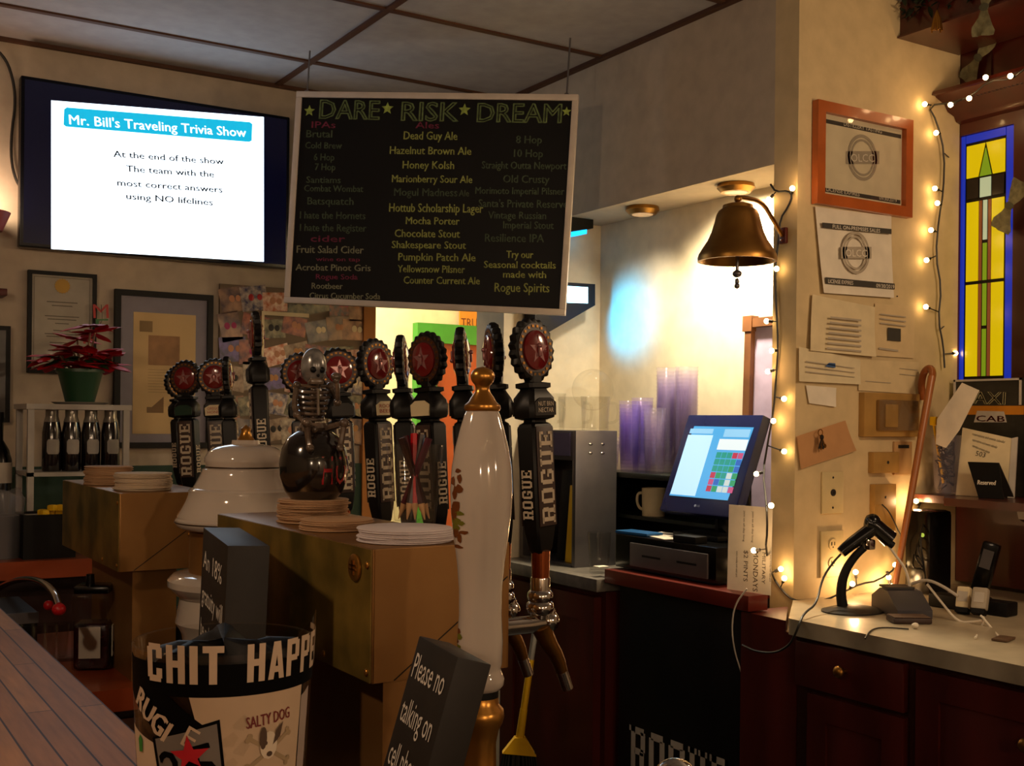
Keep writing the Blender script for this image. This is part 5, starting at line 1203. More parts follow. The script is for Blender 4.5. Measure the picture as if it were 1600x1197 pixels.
# cornice with rope moulding
cb = PX(1500, 180, 3.0).z; ct = PX(1520, 130, 2.89).z
pf = [(0, cb - .02), (-.02, cb - .015), (-.03, cb), (-.06, cb + .01), (-.075, cb + .03), (-.115, cb + .045), (-.13, cb + .06), (-.135, ct), (0, ct)]
MB().prism([(x, z) for x, z in pf], 0, Lb, RX(pi / 2)).build('cornice', 'backbar', s)
rp = MB(); 
for i in range(60): rp.box((-.078, -.012 - i * .013, cb + .034), (.006, .0085, .012), None, .002, 1)
rp.build('rope_moulding', 'backdark', s)
p = PY(1410, 60, PART_Y - .01); ux = p.x - CAB_X
MB().bx(ux, 0, -Lb, 0, p.z + .006, CEIL - .004).bx(ux - .012, -.01, -Lb, 0, p.z, p.z + .0055).build('upper_ledge', 'backbar', s)
MB().bx(-.006, 0, y1 - .10, y1 - .085, ct, p.z).bx(-.006, 0, -.11, -.095, ct, p.z).build('frieze_batten', 'backdark', s)
# stained glass panel
gw = y0 - y1; gh = gt - gb
F = frame((CAB_X - .003, gA.y, gb), (0, -1, 0), (-1, 0, 0))
lt = lambda nm, c, e: glow(nm, c, e)
Mi = T(CAB_X, PART_Y - .002, 0).inverted() @ F
sg = MB().bx(-.004, gw + .004, -.004, gh + .004, -.022, -.014, Mi).build('stained_glass', mat('lead', '14100e', .4, .5), s)
def pane(x0, x1, z0, z1, m): MB().bx(x0 * gw + .0014, x1 * gw - .0014, z0 * gh + .0014, z1 * gh - .0014, -.013, -.010, Mi).build('pane', m, sg)
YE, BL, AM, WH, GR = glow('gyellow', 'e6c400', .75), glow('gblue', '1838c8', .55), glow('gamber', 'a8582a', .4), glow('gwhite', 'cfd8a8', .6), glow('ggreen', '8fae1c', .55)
BK = mat('gdark', '161014', .25)
pane(0, .16, 0, 1, BL); pane(.86, 1, 0, 1, BL); pane(.16, .86, .965, 1, BL)
tz = .965
for z0, z1 in ((.0, .02), (.03, .40), (.41, .73)):
    pane(.18, .40, z0, z1, YE); pane(.62, .84, z0, z1, YE)
    pane(.40, .46, z0, z1, AM); pane(.56, .62, z0, z1, AM)
for z0, z1 in ((.0, .02), (.03, .22), (.23, .40), (.41, .56)): pane(.47, .55, z0, z1, GR)
pane(.47, .55, .57, .73, WH)
pane(.18, .40, .74, .82, BK); pane(.62, .84, .74, .82, BK); pane(.41, .61, .74, .82, WH)
# top fan
def poly(pts, m): MB().prism([(x * gw, z * gh) for x, z in pts], -.013, -.010, Mi).build('pane', m, sg)
poly([(.18, .826), (.38, .826), (.50, .955), (.18, .955)], YE); poly([(.64, .826), (.84, .826), (.84, .955), (.52, .955)], YE); poly([(.41, .826), (.61, .826), (.51, .935)], GR)
# side red column at the right edge
p = PX(1593, 600, 2.97)
MB().cyl((-.035, p.y - PART_Y - .045, PY(1430, 772, PART_Y - .02).z + .001), (-.035, p.y - PART_Y - .045, cb - .03), .032, None, 20).build('half_column', mat('colred', '7a1a10', .3, coat=.5), s)
# bracket shelf
shz = PY(1430, 772, PART_Y - .02).z; shx = PY(1430, 772, PART_Y - .02).x
s2 = thing('bracket_shelf', 'red wood bracket shelf under the stained glass', 'shelf', T(CAB_X - .001, PART_Y - .004, shz))
MB().prism([(0, 0), (shx - CAB_X, 0), (shx - CAB_X, -.12), (shx - CAB_X - .07, -.17), (shx - CAB_X - .07, -.62), (0, -.62)], -.022, 0).build('board', 'backbar', s2)
br = MB(); pz = [(0, -.022), (-.20, -.022), (-.19, -.05), (-.10, -.09), (-.06, -.17), (-.05, -.235), (0, -.25)]
br.prism(pz, 0, .05, T(0, -.34, 0) @ RX(pi / 2)); br.bx(-.16, 0, -.46, -.24, -.07, -.022); br.build('bracket', 'backdark', s2)
# greenery on the upper ledge
UL = PY(1410, 60, PART_Y - .01)
MM['garland'] = mat('garland', '1c2414', .6, var=.4, scale=40)
mb = MB(); rnd = random.Random(12)
gx = UL.x - .012
for i in range(170):
    y = PART_Y - .02 - rnd.uniform(0, .55); o = (gx + rnd.uniform(-.01, .05), y, UL.z + rnd.uniform(.06, .11) + .004); leaf(mb, o, rnd.uniform(2.2, 4.2), rnd.uniform(-.9, .9), rnd.uniform(.03, .06), .014)
tag(mb.build('garland', 'garland'), 'dark leafy garland along the upper ledge of the back bar', 'garland', None, 'stuff')
p = PX(1464, 30, UL.x - .03)
s3 = thing('gold_ornament', 'gold glittering ornament hanging from the garland', 'ornament', T(*p))
mb = MB(); rnd = random.Random(2)
for i in range(16): a = rnd.uniform(0, 6.28); mb.tube([(0, 0, .025), (.006 * cos(a), .010 * sin(a), .0), (.010 * cos(a), .017 * sin(a), -.028 - rnd.uniform(0, .01))], .0022, 5)
mb.build('tinsel', mat('goldtinsel', 'a87a34', .3, .9), s3); MB().tube([(0, 0, .025), (.01, 0, .05)], .001, 4).build('hook', 'wire', s3)
# folded dollar bills pinned to the wood
def bill(px, py, ang, X, label, sc=1.0):
    F = frame(PX(px, py, X), (0, -1, 0), (-1, 0, 0)); s = thing('dollar_bow', label, 'folded bill', F @ RZ(rad(ang)))
    n = 13; vs = []; fs = []
    for i in range(n):
        t = (i / (n - 1) - .5); x = t * .15 * sc; hw = (.008 + .026 * min(1, abs(t) * 2.6)) * sc
        for j in range(5):
            u = (j / 4 - .5) * 2; vs.append((x, u * hw + .01 * sc * (t if abs(t) > .4 else 0), .004 + .006 * cos(u * 4.5 + i) * (abs(t) * 2) + (.003 if abs(t) < .1 else 0)))
    for i in range(n - 1):
        for j in range(4): k = i * 5 + j; fs.append((k, k + 5, k + 6, k + 1))
    MB().add(vs, fs).build('banknote', mat('banknote', '6f6a4c', .8, var=.3, scale=70), s)
    MB().lathe([(0, .012), (.013 * sc, .011), (.013 * sc, .009)], 16, Matrix.Diagonal((.8, 1.15, 1, 1))).build('printed_oval', mat('noteoval', '4a4a38', .8), s)
bill(1531, 91, 50, CAB_X - .012, 'dollar bill folded into a bow pinned above the cornice')
bill(1541, 12, 80, UL.x - .022, 'dollar bill bow pinned on the upper ledge by the garland')
bill(1580, 322, 58, CAB_X - .028, 'dollar bill bow tucked at the right side of the stained glass')

# ---- things on the bracket shelf
def at(px, py, X): return PX(px, py, X)
# taxi sign
z0 = shz + .001
def panel(F, pts): return [tuple(pl(F, *p)) for p in pts]
F = frame((2.985, PX(1490, 700, 2.985).y, z0), (0, -1, 0), (-1, 0, 0)); top = pl(F, 1545, 592).y; wR = pl(F, 1596, 650).x
s = thing('taxi_sign', 'dark poster card reading TAXI and CAB behind the business cards', 'sign', F)
MB().bx(0, wR + .06, 0, top, -.012, 0).build('card', mat('taxidark', '26241c', .5, var=.4, scale=20), s)
zl = pl(F, 1545, 633).y
MB().bx(0, wR, top - .006, top, 0, .004).bx(0, .006, zl, top, 0, .004).bx(wR - .006, wR, zl, top, 0, .004).build('white_border', 'papergrey', s)
MB().prect(F, [(1510, 648), (1600, 648), (1600, 634), (1510, 634)], 0, .0008).build('orange_stripe', mat('taxior', 'c07a18', .5), s)
mb = MB(); mb.ptext(F, 'TAXI', (1503, 630), (1570, 632), 19, None, .001); mb.ptext(F, 'TAXI', (1504, 630.3), (1571, 632.3), 19, None, .001); mb.build('taxi_lettering', mat('taxilet', 'b8b084', .5), s)
lb = MB().prect(F, [(1522, 660), (1573, 660), (1569, 643), (1527, 642)], 0, .0012).build('cab_label', 'papergrey', s)
mb = MB(); mb.ptext(F, 'CAB', (1526, 658), (1570, 659), 9, None, .002); mb.ptext(F, 'CAB', (1526.7, 658.2), (1570.7, 659.2), 9, None, .002); mb.build('cab_lettering', mat('cabred2', '6a2018', .5), lb)
MB().ptext(F, '12', (1577, 763), (1586, 764), 10, None, .001).build('number', 'papergrey', s)
# white card holder with notice
F = frame((2.90, PX(1545, 770, 2.90).y, z0), (.25, -1, 0), (-1, -.25, .18))
s = thing('notice_holder', 'clear upright holder with a printed cream notice', 'holder', F)
pp = [(1545, 768), (1575, 772), (1581, 685), (1504, 668), (1496, 740)]
q = panel(F, pp); y_ = min(v[1] for v in q)
MB().prism([(q[4][0], 0), (q[1][0], 0), q[2], q[3]], -.002, 0).build('notice', 'cream', s)
MB().prism([(q[1][0], 0), (q[1][0] + .018, .0), (q[2][0] + .016, q[2][1] + .004), q[2]], -.004, .002).build('holder_side', 'papergrey', s)
mb = MB()
for i in range(3): mb.ptext(F, 'reservations and events calendar', (1519, 680 + 9 * i), (1570 - 12 * i, 693 + 8 * i), 4.5, None, .0008)
mb.ptext(F, '503', (1524, 712), (1539, 715), 8, None, .0008); mb.build('lettering', inkd, s)
# black tent card
F = frame((2.825, PX(1508, 770, 2.825).y, z0), (.22, -1, 0), (-1, -.22, .35))
s = thing('tent_card', 'small black tent card reading Reserved in white', 'tent card', F)
q = panel(F, [(1531, 771), (1570, 771), (1561, 718), (1511, 727)])
h_ = (q[2][1] + q[3][1]) / 2
MB().prism([(q[0][0] - .002, 0), (q[1][0], 0), (q[2][0], h_), (q[3][0], h_)], -.003, 0).build('front', 'black', s)
MB().prism([(q[0][0], 0), (q[1][0], 0), (q[2][0], h_), (q[3][0], h_)], -.003, 0, T(0, 0, -.004) @ RX(rad(-40)) @ T(0, 0, 0) if False else T(0, h_, -.002) @ RX(rad(38)) @ T(0, -h_, 0)).build('back', 'charcoal', s)
mb = MB(); mb.ptext(F, 'Reserved', (1527, 757), (1555, 758), 7, None, .0008); mb.ptext(F, 'Reserved', (1527.6, 757.2), (1555.6, 758.2), 7, None, .0008); mb.build('lettering', 'paper', s)
# pencil cup with rubber bands + receipt
p = PX(1478, 768, 2.87)
s = thing('rubber_band_cup', 'clear plastic cup full of black rubber bands on the bracket shelf', 'cup', T(p.x, p.y, z0))
hc = PX(1478, 680, 2.87).z - z0
MB().lathe([(0, .003), (.030, .004), (.040, hc), (.042, hc), (.032, 0), (0, 0)], 22).build('cup_wall', 'cup', s)
mb = MB(); rnd = random.Random(3)
for i in range(16):
    m = T(rnd.uniform(-.006, .006), rnd.uniform(-.006, .006), rnd.uniform(.03, hc - .02)) @ RZ(rnd.uniform(0, 6)) @ RX(rnd.uniform(0, 3))
    mb.tube([m @ Vector((.021 * cos(a * .6), .026 * sin(a * .6), .002 * (a % 2))) for a in range(11)], .0024, 5)
mb.build('rubber_bands', 'blackgloss', s)
F = frame(PX(1462, 672, 2.83), (0, -1, 0), (-1, 0, .05)); q = panel(F, [(1478, 700), (1499, 672), (1530, 610), (1503, 598), (1464, 655), (1462, 694)])
s = thing('receipt', 'white receipt slip sticking up out of the plastic cup', 'paper', F)
MB().prism(q, -.0008, 0).build('slip', 'paper', s)
p = PX(1459, 658, 2.845)
tag(MB().box((0, 0, 0), (.012, .022, .026), None, .003).cyl((0, 0, -.01), PX(1474, 755, 2.872) - PX(1459, 658, 2.845), .004, None, 8).build('highlighter', 'yellow', None, T(*p)), 'yellow marker standing in the rubber band cup', 'marker')
# cane
a = PY(1456, 588, PART_Y - .10); b = PY(1407, 868, PART_Y - .10); zc_ = .925
dirv = (a - b).normalized(); b = a + dirv * ((zc_ - a.z) / dirv.z)
s = thing('walking_cane', 'brown wooden cane with a curved handle leaning in the corner', 'cane', T(*b))
hk = [a - b + Vector((-.001, 0, -.012)), PY(1458, 580, PART_Y - .085) - b, PY(1452, 574, PART_Y - .06) - b, PY(1443, 582, PART_Y - .035) - b, PY(1439, 602, PART_Y - .025) - b, PY(1443, 624, PART_Y - .025) - b]
MB().tube([Vector((0, 0, .002)), (a - b) * .5, a - b], .0105, 12, taper=(.8, 1.05)).build('shaft', mat('canelight', '9a5c2c', .35), s)
MB().tube(hk, .0105, 12, smooth=2).build('curved_handle', 'cane', s)

# ================================================================== RIGHT COUNTER
RCX, RCZ = 2.105, .92
MM['marble'] = mat('marble', '9a8c74', .38, col2='b3a58a', scale=9, coat=.15)
ty = PART_Y - .004
tag(MB().prism([(RCX + .008, .75), (CAB_X - .002, .75), (CAB_X - .002, ty), (2.335, ty), (RCX + .004, 2.065), (RCX, 2.055), (RCX, .76)], RCZ - .04, RCZ).build('marble_counter', 'marble'), 'pale marble like countertop with rounded edge along the back bar', 'counter')
YCB = 2.058
s = thing('drawer_cabinet', 'dark red base cabinet with a drawer and doors under the marble counter', 'cabinet', T(RCX + .03, YCB, 0))
L_ = YCB - .75
MB().bx(.03, .85, -L_, 0, .09, RCZ - .042).bx(.09, .85, -L_, 0, 0, .09).build('body', 'cabred', s)
MB().bx(.0, .03, -L_, 0, .09, RCZ - .042).build('face_frame', 'backdark', s)
XF = RCX + .01
def yl(px, py=1050): return PX(px, py, XF).y - YCB
ya, yb = yl(1243, 1000), yl(1412, 1060)
zt_, zb_ = PX(1330, 1002, XF).z, PX(1330, 1093, XF).z
d = MB().bx(-.022, 0, yb, ya, zb_, RCZ - .052, None, .004).build('drawer', 'cabred', s)
kb = PX(1312, 1050, XF - .02); k0 = Vector((-.022, kb.y - YCB, kb.z))
MB().cyl(k0, k0 + Vector((-.014, 0, 0)), .006, .006, 12).ball(k0 + Vector((-.022, 0, 0)), .015, 12, sc=(.7, 1, 1)).build('knob', 'brassdull', d)
def door(y_a, y_b, z_a, z_b):
    d = MB().bx(-.016, 0, y_b, y_a, z_a, z_b, None, .003).build('door', 'cabred', s); f = .06
    MB().bx(-.023, -.016, y_a - f, y_a, z_a, z_b).bx(-.023, -.016, y_b, y_b + f, z_a, z_b).bx(-.023, -.016, y_b + f, y_a - f, z_a, z_a + f).bx(-.023, -.016, y_b + f, y_a - f, z_b - f, z_b).build('door_rails', 'cabred', d); return d
door(yl(1262, 1120), yl(1412, 1150), .13, zb_ - .012)
d2 = door(yl(1432, 1100), yl(1432, 1100) - .42, .13, RCZ - .056)
kb = PX(1598, 1166, XF - .03); k0 = Vector((-.023, kb.y - YCB, kb.z))
MB().cyl(k0, k0 + Vector((-.014, 0, 0)), .006, .006, 12).ball(k0 + Vector((-.02, 0, 0)), .015, 12, sc=(.7, 1, 1)).build('knob', 'brassdull', d2)
# scanner on its stand
CT = RCZ + .0006
bp_ = PZ(1332, 955, CT)
s = thing('barcode_scanner', 'black handheld barcode scanner in a curved stand on the marble counter', 'scanner', T(bp_.x, bp_.y, CT))
fx = FWD; rx = RT
kk = FWD.dot(Vector((bp_.x, bp_.y, 0))) / FPX
def v2(px, py, dep=0): return RT * ((px - 1332) * kk) + UPZ * ((955 - py) * kk) + FWD * dep
MB().lathe([(0, 0), (.088, 0), (.088, .003), (.06, .010), (.02, .016), (0, .016)], 32, Matrix.Diagonal((1, .8, 1, 1))).build('stand_base', 'charcoal', s)
MB().tube([v2(1317, 952), v2(1313, 925), v2(1318, 895), v2(1335, 868), v2(1356, 850)], .011, 12, smooth=2, taper=(1.3, .8)).build('stand_neck', 'rubber', s)
MB().box((0, 0, 0), (.024, .045, .028), T(*v2(1352, 850)), .006).build('cradle', 'chrome', s)
hd = MB(); hd.tube([v2(1313, 864), v2(1325, 853), v2(1345, 838), v2(1362, 826)], .017, 14, smooth=1, taper=(.85, 1.15))
hd.tube([v2(1352, 816), v2(1362, 818), v2(1378, 832), v2(1390, 842)], .026, 14, smooth=1, taper=(.75, .9)); hd.ball(v2(1362, 815), .021, 12).build('scanner_head', 'blackgloss', s)
MB().tube([v2(1384, 845), v2(1394, 852)], .010, 10).build('cord_strain', 'black', s)
MB().tube([v2(1386, 850), v2(1402, 872), v2(1416, 890), v2(1422, 920), v2(1421, 948)], .0035, 7, smooth=2).build('white_cord', 'paper', s)
MB().tube([v2(1313, 866), v2(1300, 880), v2(1284, 905), v2(1268, 940, -.05)] + [PX(*q_, x_) - Vector((bp_.x, bp_.y, CT)) for q_, x_ in (((1256, 958), 2.13), ((1249, 975), 2.094), ((1241, 995), 2.09), ((1232, 1010), 2.09), ((1210, 1021), 2.10), ((1180, 1018), 2.10), ((1160, 1008), 2.11))], .003, 7, smooth=2).build('cord', 'wire', s)
tag(MB().tube([PX(1167, 920, 2.12), PX(1148, 945, 2.11), PX(1143, 980, 2.11), PX(1147, 1015, 2.12), PX(1158, 1050, 2.14)], .0022, 6, smooth=2).build('grey_cable', 'papergrey'), 'grey cable hanging down from the register shelf over the black fridge', 'cable')
# card terminal
p = PZ(1408, 958, CT)
s = thing('card_terminal', 'grey card payment terminal lying on the marble counter', 'card terminal', T(p.x, p.y, CT) @ RZ(rad(62)))
MB().prism([(-.085, 0), (.085, 0), (.085, .035), (.03, .062), (-.02, .058), (-.085, .02)], -.045, .045, RX(pi / 2)).build('housing', mat('termgrey', '3c3a40', .4), s)
MB().bx(-.075, -.02, -.04, .04, .036, .040, RY(rad(-29)) @ T(.0, 0, -.022)).build('keypad', mat('keypad', '5a5658', .5), s)
MB().bx(.0, .06, -.035, .035, .0605, .066, RY(rad(0))).build('printer_lid', 'darkgrey', s)
# black router bag behind
p = PY(1450, 900, PART_Y - .09)
s = thing('charging_hub', 'tall black device with tangled cords behind the card terminal', 'device', T(p.x, p.y, CT))
MB().box((0, 0, .12), (.10, .09, .24), None, .015).build('case', 'blackgloss', s)
for i in range(4): MB().tube([(-.05, -.02 + .01 * i, .2 - .03 * i), (-.09 - .01 * i, -.04, .17 - .03 * i), (-.08, -.05, .08), (-.05, -.03, .03)], .0028, 6, smooth=2).build('cord', 'wire', s)
MB().ball((-.051, -.02, .17), .006, 8).build('green_light', glow('hubled', 'a0b040', 1.2), s)
# power adaptors on a strip
p = PZ(1540, 975, CT)
s = thing('power_strip', 'black power strip on the marble counter', 'power strip', T(2.62, PX(1530, 950, 2.62).y, CT) @ RZ(rad(96)))
MB().bx(-.09, .13, -.028, .028, 0, .035, None, .004).build('strip_body', 'black', s)
def adaptor(px, py, X, label, m, sz, tilt_):
    p = PX(px, py, X)
    s = thing('power_adaptor', label, 'power adaptor', T(*p) @ RZ(rad(20)) @ RY(rad(tilt_)))
    MB().box((0, 0, 0), sz, None, .006).build('adaptor_body', m, s); MB().bx(-.001 - sz[0] / 2, -sz[0] / 2, -.012, .012, -.012, .014).build('printed_label', 'papergrey', s)
    MB().bx(-.012, .012, -.016, .016, -sz[2] / 2 - .012, -sz[2] / 2).build('plug', 'black', s)
adaptor(1506, 934, 2.56, 'beige power adaptor on the strip, the left one of the pair', 'cream', (.024, .034, .056), 20)
adaptor(1532, 936, 2.55, 'white power adaptor with printed label, right one of the pair', mat('adwhite', 'a89c88', .4), (.026, .038, .056), 22)
p = PX(1530, 893, 2.66)
s = thing('cordless_phone', 'slim black handset standing upright behind the adaptors', 'phone', T(2.68, PX(1524, 893, 2.68).y, CT) @ RZ(rad(20)) @ RX(rad(14)))
MB().box((0, 0, .105), (.03, .045, .15), None, .008).build('handset', 'blackgloss', s); MB().bx(-.022, .022, -.032, .032, .0, .035, None, .004).build('cradle', 'black', s)
MB().bx(-.0165, -.0155, -.014, .014, .11, .16).build('display', 'steel', s)
for lab, pts, m, r in (('white charging cord drooping from the adaptor to the counter edge', [(1532, 962), (1540, 968), (1530, 985), (1524, 997)], 'paper', .0028), ('white charging cord running to the small brown badge', [(1538, 968), (1552, 985), (1560, 994)], 'paper', .0028), ('grey braided cord arching from the terminal to the adaptors', [(1425, 912), (1446, 905), (1470, 914), (1497, 932)], 'papergrey', .004), ('flat white cord slanting down in front of the adaptors', [(1449, 913), (1470, 940), (1497, 973), (1520, 972), (1534, 970)], 'paper', .0032)):
    zz_ = {1: 0}
    o = MB().tube([PX(*q_, 2.45) if i not in (len(pts) - 1,) or r > .003 else PZ(*q_, CT + .003) for i, q_ in enumerate(pts)], r, 7, smooth=2).build('usb_cable', m)
    tag(o, lab, 'cord')
p = PZ(1420, 972, CT)
s = thing('wallet', 'small dark brown leather wallet near the counter edge', 'wallet', T(p.x, p.y, CT) @ RZ(rad(-32)))
MB().box((0, 0, .007), (.095, .06, .014), None, .004).build('leather', mat('leather', '33211a', .5, var=.2), s); MB().box((.0, 0, .0152), (.09, .056, .001)).build('flap', mat('leather2', '5a4436', .6), s)
p = PZ(1430, 982, CT)
tag(MB().ball((0, 0, .007), .0075, 10, sc=(1.3, 1, .9)).build('white_plug', 'paper', None, T(p.x, p.y, CT)), 'white cord end lying on the counter in front of the wallet', 'plug')
p = PZ(1568, 1000, CT)
tag(MB().box((0, 0, .003), (.06, .035, .005), None, .002).build('badge_card', mat('badgebrown', '5c4430', .5), None, T(p.x, p.y, CT) @ RZ(.3)), 'small brown badge lying at the right of the counter', 'badge')
tag(MB().tube([PZ(1352, 998, CT + .002), PZ(1360, 984, CT + .002), PZ(1380, 980, CT + .002), PZ(1420, 983, CT + .002)], .002, 6, smooth=2).build('thin_cord', 'wire'), 'thin dark cord lying along the counter edge left of the wallet', 'cord')

# ================================================================== TIP JAR WITH STICKERS (front)
d0 = .80; c0 = P(350, 1005, d0); K = d0 / FPX
jz = BAR_Z + .0006; H_ = c0.z + .004 - jz
r_top, r_bot = 138 * K, 118 * K
MJ = T(c0.x, c0.y, jz) @ RZ(math.atan2(-c0.y, -c0.x) + pi / 2)     # local -Y faces the camera
s = thing('tip_jar', 'clear plastic tip jar covered in stickers, reading CHIT HAPP', 'tip jar', MJ)
def rr(z): return r_bot + (r_top - r_bot) * (z / H_)
MB().lathe([(0, .004), (r_bot - .003, .005), (r_top - .0022, H_ - .001), (r_top - .001, H_), (r_top, H_ - .001), (r_bot, 0), (0, 0)], 56).build('jar_wall', 'glass', s)
# wrapped sheets: u in metres along the surface (0 = facing camera), z height
def wrap(mb, vs, fs, off):
    mb.add([((rr(z) + off) * sin(u / r_top), -(rr(z) + off) * cos(u / r_top), z) for u, z in vs], fs); return mb
def wband(mb, bot, top, u0, u1, off, n=40):
    vs = []; fs = []
    for i in range(n + 1):
        u = u0 + (u1 - u0) * i / n; b, t = bot(u), top(u)
        for j in range(5): vs.append((u, b + (t - b) * j / 4))
    for i in range(n):
        for j in range(4): k = i * 5 + j; fs.append((k, k + 5, k + 6, k + 1))
    return wrap(mb, vs, fs, off)
def wpoly(mb, pts, off):
    from mathutils.geometry import tessellate_polygon
    # subdivide long edges so the sheet follows the curve
    q = []
    for a, b in zip(pts, pts[1:] + pts[:1]):
        m_ = max(1, int(math.dist(a, b) / .006)); q += [(a[0] + (b[0] - a[0]) * i / m_, a[1] + (b[1] - a[1]) * i / m_) for i in range(m_)]
    b = bmesh.new(); vv = [b.verts.new((x, z, 0)) for x, z in q]; f = b.faces.new(vv); bmesh.ops.triangulate(b, faces=[f])
    for _ in range(2):
        lg = [e for e in b.edges if e.calc_length() > .008]
        if lg: bmesh.ops.subdivide_edges(b, edges=lg, cuts=1); bmesh.ops.triangulate(b, faces=b.faces[:])
    b.verts.index_update(); vs = [(v.co.x, v.co.y) for v in b.verts]; fs = [[v.index for v in f.verts] for f in b.faces]; b.free()
    return wrap(mb, vs, fs, off)
def wtext(mb, t, u, z, h, w_, off, ang=0, shear=0, ks=1):
    vs, fs = text_geo(t); x0 = min(v.x for v in vs); x1 = max(v.x for v in vs); ca, sa = cos(ang), sin(ang); q = []
    for v in vs:
        x, y = (v.x - x0) / (x1 - x0) * w_ + shear * v.y * h / .7, v.y * h / .7
        q.append((u + x * ca - y * sa, z + x * sa + y * ca))
    return wrap(mb, q, fs, off)
Z = lambda y: H_ - (y - 1030) * K            # picture row on the front of the jar
U = lambda x: r_top * math.asin(max(-1, min(1, (x - 350) * K / r_top)))
MM['stickblack'] = mat('stickblack', '060505', .6, spec=.05); MM['stickpale'] = mat('stickpale', 'bfa890', .5); MM['stickgrey'] = mat('stickgrey', '6f6862', .45)
sag = lambda u: 0
ub0, ub1 = U(236), U(487)
zt2 = lambda u: H_ - .006 - .010 * max(0, 1 - abs(u - U(330)) / .05) * 0; zb2 = lambda u: Z(1094) + .0
bd = MB(); wband(bd, lambda u: Z(1092), lambda u: H_ - .0065 + (.0 if u > U(300) else 0), -1.30 * r_top, 1.50 * r_top, .0006, 60)
band = bd.build('black_sticker', 'stickblack', s)
mb = MB()
# bold condensed capitals built from strokes
def wrect(x0, x1, z0, z1, sh=0): wpoly(mb, [(x0 + sh * z0, z0), (x1 + sh * z0, z0), (x1 + sh * z1, z1), (x0 + sh * z1, z1)], .0011)
def boldword(word, u, z, h, cw, gap, st):
    for ch in word:
        x, t = u, st
        def R_(a, b, c, d): wpoly(mb, [(x + a * cw, z + c * h), (x + b * cw, z + c * h), (x + b * cw, z + d * h), (x + a * cw, z + d * h)], .0011)
        if ch == 'C': R_(0, .36, .1, .9); R_(.12, .9, 0, .17); R_(.12, .9, .83, 1); R_(.62, .98, .1, .36); R_(.62, .98, .62, .9)
        if ch == 'H': R_(0, .36, 0, 1); R_(.64, 1, 0, 1); R_(.3, .7, .42, .60)
        if ch == 'I': R_(0, .40, 0, 1)
        if ch == 'T': R_(.3, .68, 0, 1); R_(0, 1, .82, 1)
        if ch == 'A': wpoly(mb, [(x, z), (x + .34 * cw, z), (x + .62 * cw, z + h), (x + .30 * cw, z + h)], .0011); wpoly(mb, [(x + .70 * cw, z), (x + 1.04 * cw, z), (x + .74 * cw, z + h), (x + .42 * cw, z + h)], .0011); R_(.25, .8, .18, .34)
        if ch == 'P': R_(0, .36, 0, 1); R_(.3, .85, .84, 1); R_(.3, .85, .40, .56); R_(.66, 1, .48, .94)
        if ch == 'E': R_(0, .36, 0, 1); R_(.3, .9, .83, 1); R_(.3, .9, 0, .17); R_(.3, .8, .42, .58)
        if ch == 'N': R_(0, .32, 0, 1); R_(.68, 1, 0, 1); wpoly(mb, [(x + .3 * cw, z + h), (x + .02 * cw, z + h), (x + .68 * cw, z), (x + .98 * cw, z)], .0011)
        if ch == 'S': R_(0, .95, .83, 1); R_(0, .95, 0, .17); R_(0, .95, .42, .58); R_(0, .36, .5, .9); R_(.6, .95, .1, .5)
        if ch == 'R': R_(0, .36, 0, 1); R_(.3, .85, .84, 1); R_(.3, .85, .44, .58); R_(.66, 1, .5, .94); wpoly(mb, [(x + .4 * cw, z + .46 * h), (x + .70 * cw, z + .46 * h), (x + 1.04 * cw, z), (x + .68 * cw, z)], .0011)
        u += (cw * .40 if ch == 'I' else cw) + gap
    return u
lh = 56 * K
u = boldword('CHIT', U(243), Z(1086) + .006, lh, 30 * K, 7 * K, 0); boldword('HAPPENS', U(383), Z(1086) + .006, lh, 27 * K, 5.5 * K, 0)
mb.build('lettering', 'stickpale', band)
# black content inside
mb = MB(); n = 40; vs = []; fs = []
for i in range(n):
    a = 2 * pi * i / n
    for j, (q, z) in enumerate(((.97, -.075), (.975, -.022), (.90, .0), (.55, .010), (0.02, .012))):
        wz = .004 * sin(3 * a + j) + .005 * sin(5 * a) * (j in (2, 3)) - .004
        vs.append(((rr(H_ + z) - .004) * q * cos(a), (rr(H_ + z) - .004) * q * sin(a), H_ - .006 + min(z, .006) + (wz if j > 1 else 0)))
for i in range(n):
    for j in range(4): fs.append((i * 5 + j, (i + 1) % n * 5 + j, (i + 1) % n * 5 + j + 1, i * 5 + j + 1))
fs.append(tuple(i * 5 + 4 for i in range(n)))
bg = thing('black_bag', 'crumpled black bag stuffed inside the sticker covered jar', 'bag', MJ)
mb.add(vs, fs).build('bag_film', mat('bagfilm', '060505', .5, bump=.2, scale=25, spec=.08), bg)
# lower stickers
F2 = []
b1 = MB(); wpoly(b1, [(U(216), Z(1040)), (U(238), Z(1060)), (U(345), Z(1150)), (U(330), Z(1200)), (U(214), Z(1100))], .0004)
st1 = b1.build('slanted_sticker', 'stickblack', s)
mb = MB(); wtext(mb, 'RUGI', U(222), Z(1112), 34 * K, 82 * K, .0013, -.62); wtext(mb, 'RUGI', U(223.5), Z(1112.8), 34 * K, 82 * K, .0013, -.62); wtext(mb, 'E', U(288), Z(1160), 32 * K, 20 * K, .0013, -.50); mb.build('lettering', 'stickpale', st1)
g0, g1 = U(247), U(352)
b2 = MB(); wpoly(b2, [(U(246), Z(1157)), (U(345), Z(1124)), (U(358), Z(1240)), (U(262), Z(1270))], .0008); st2 = b2.build('dark_border_sticker', 'stickblack', s)
b3 = MB(); wpoly(b3, [(U(251), Z(1158)), (U(341), Z(1130)), (U(353), Z(1237)), (U(266), Z(1264))], .0012); b3.build('grey_field', 'stickgrey', st2)
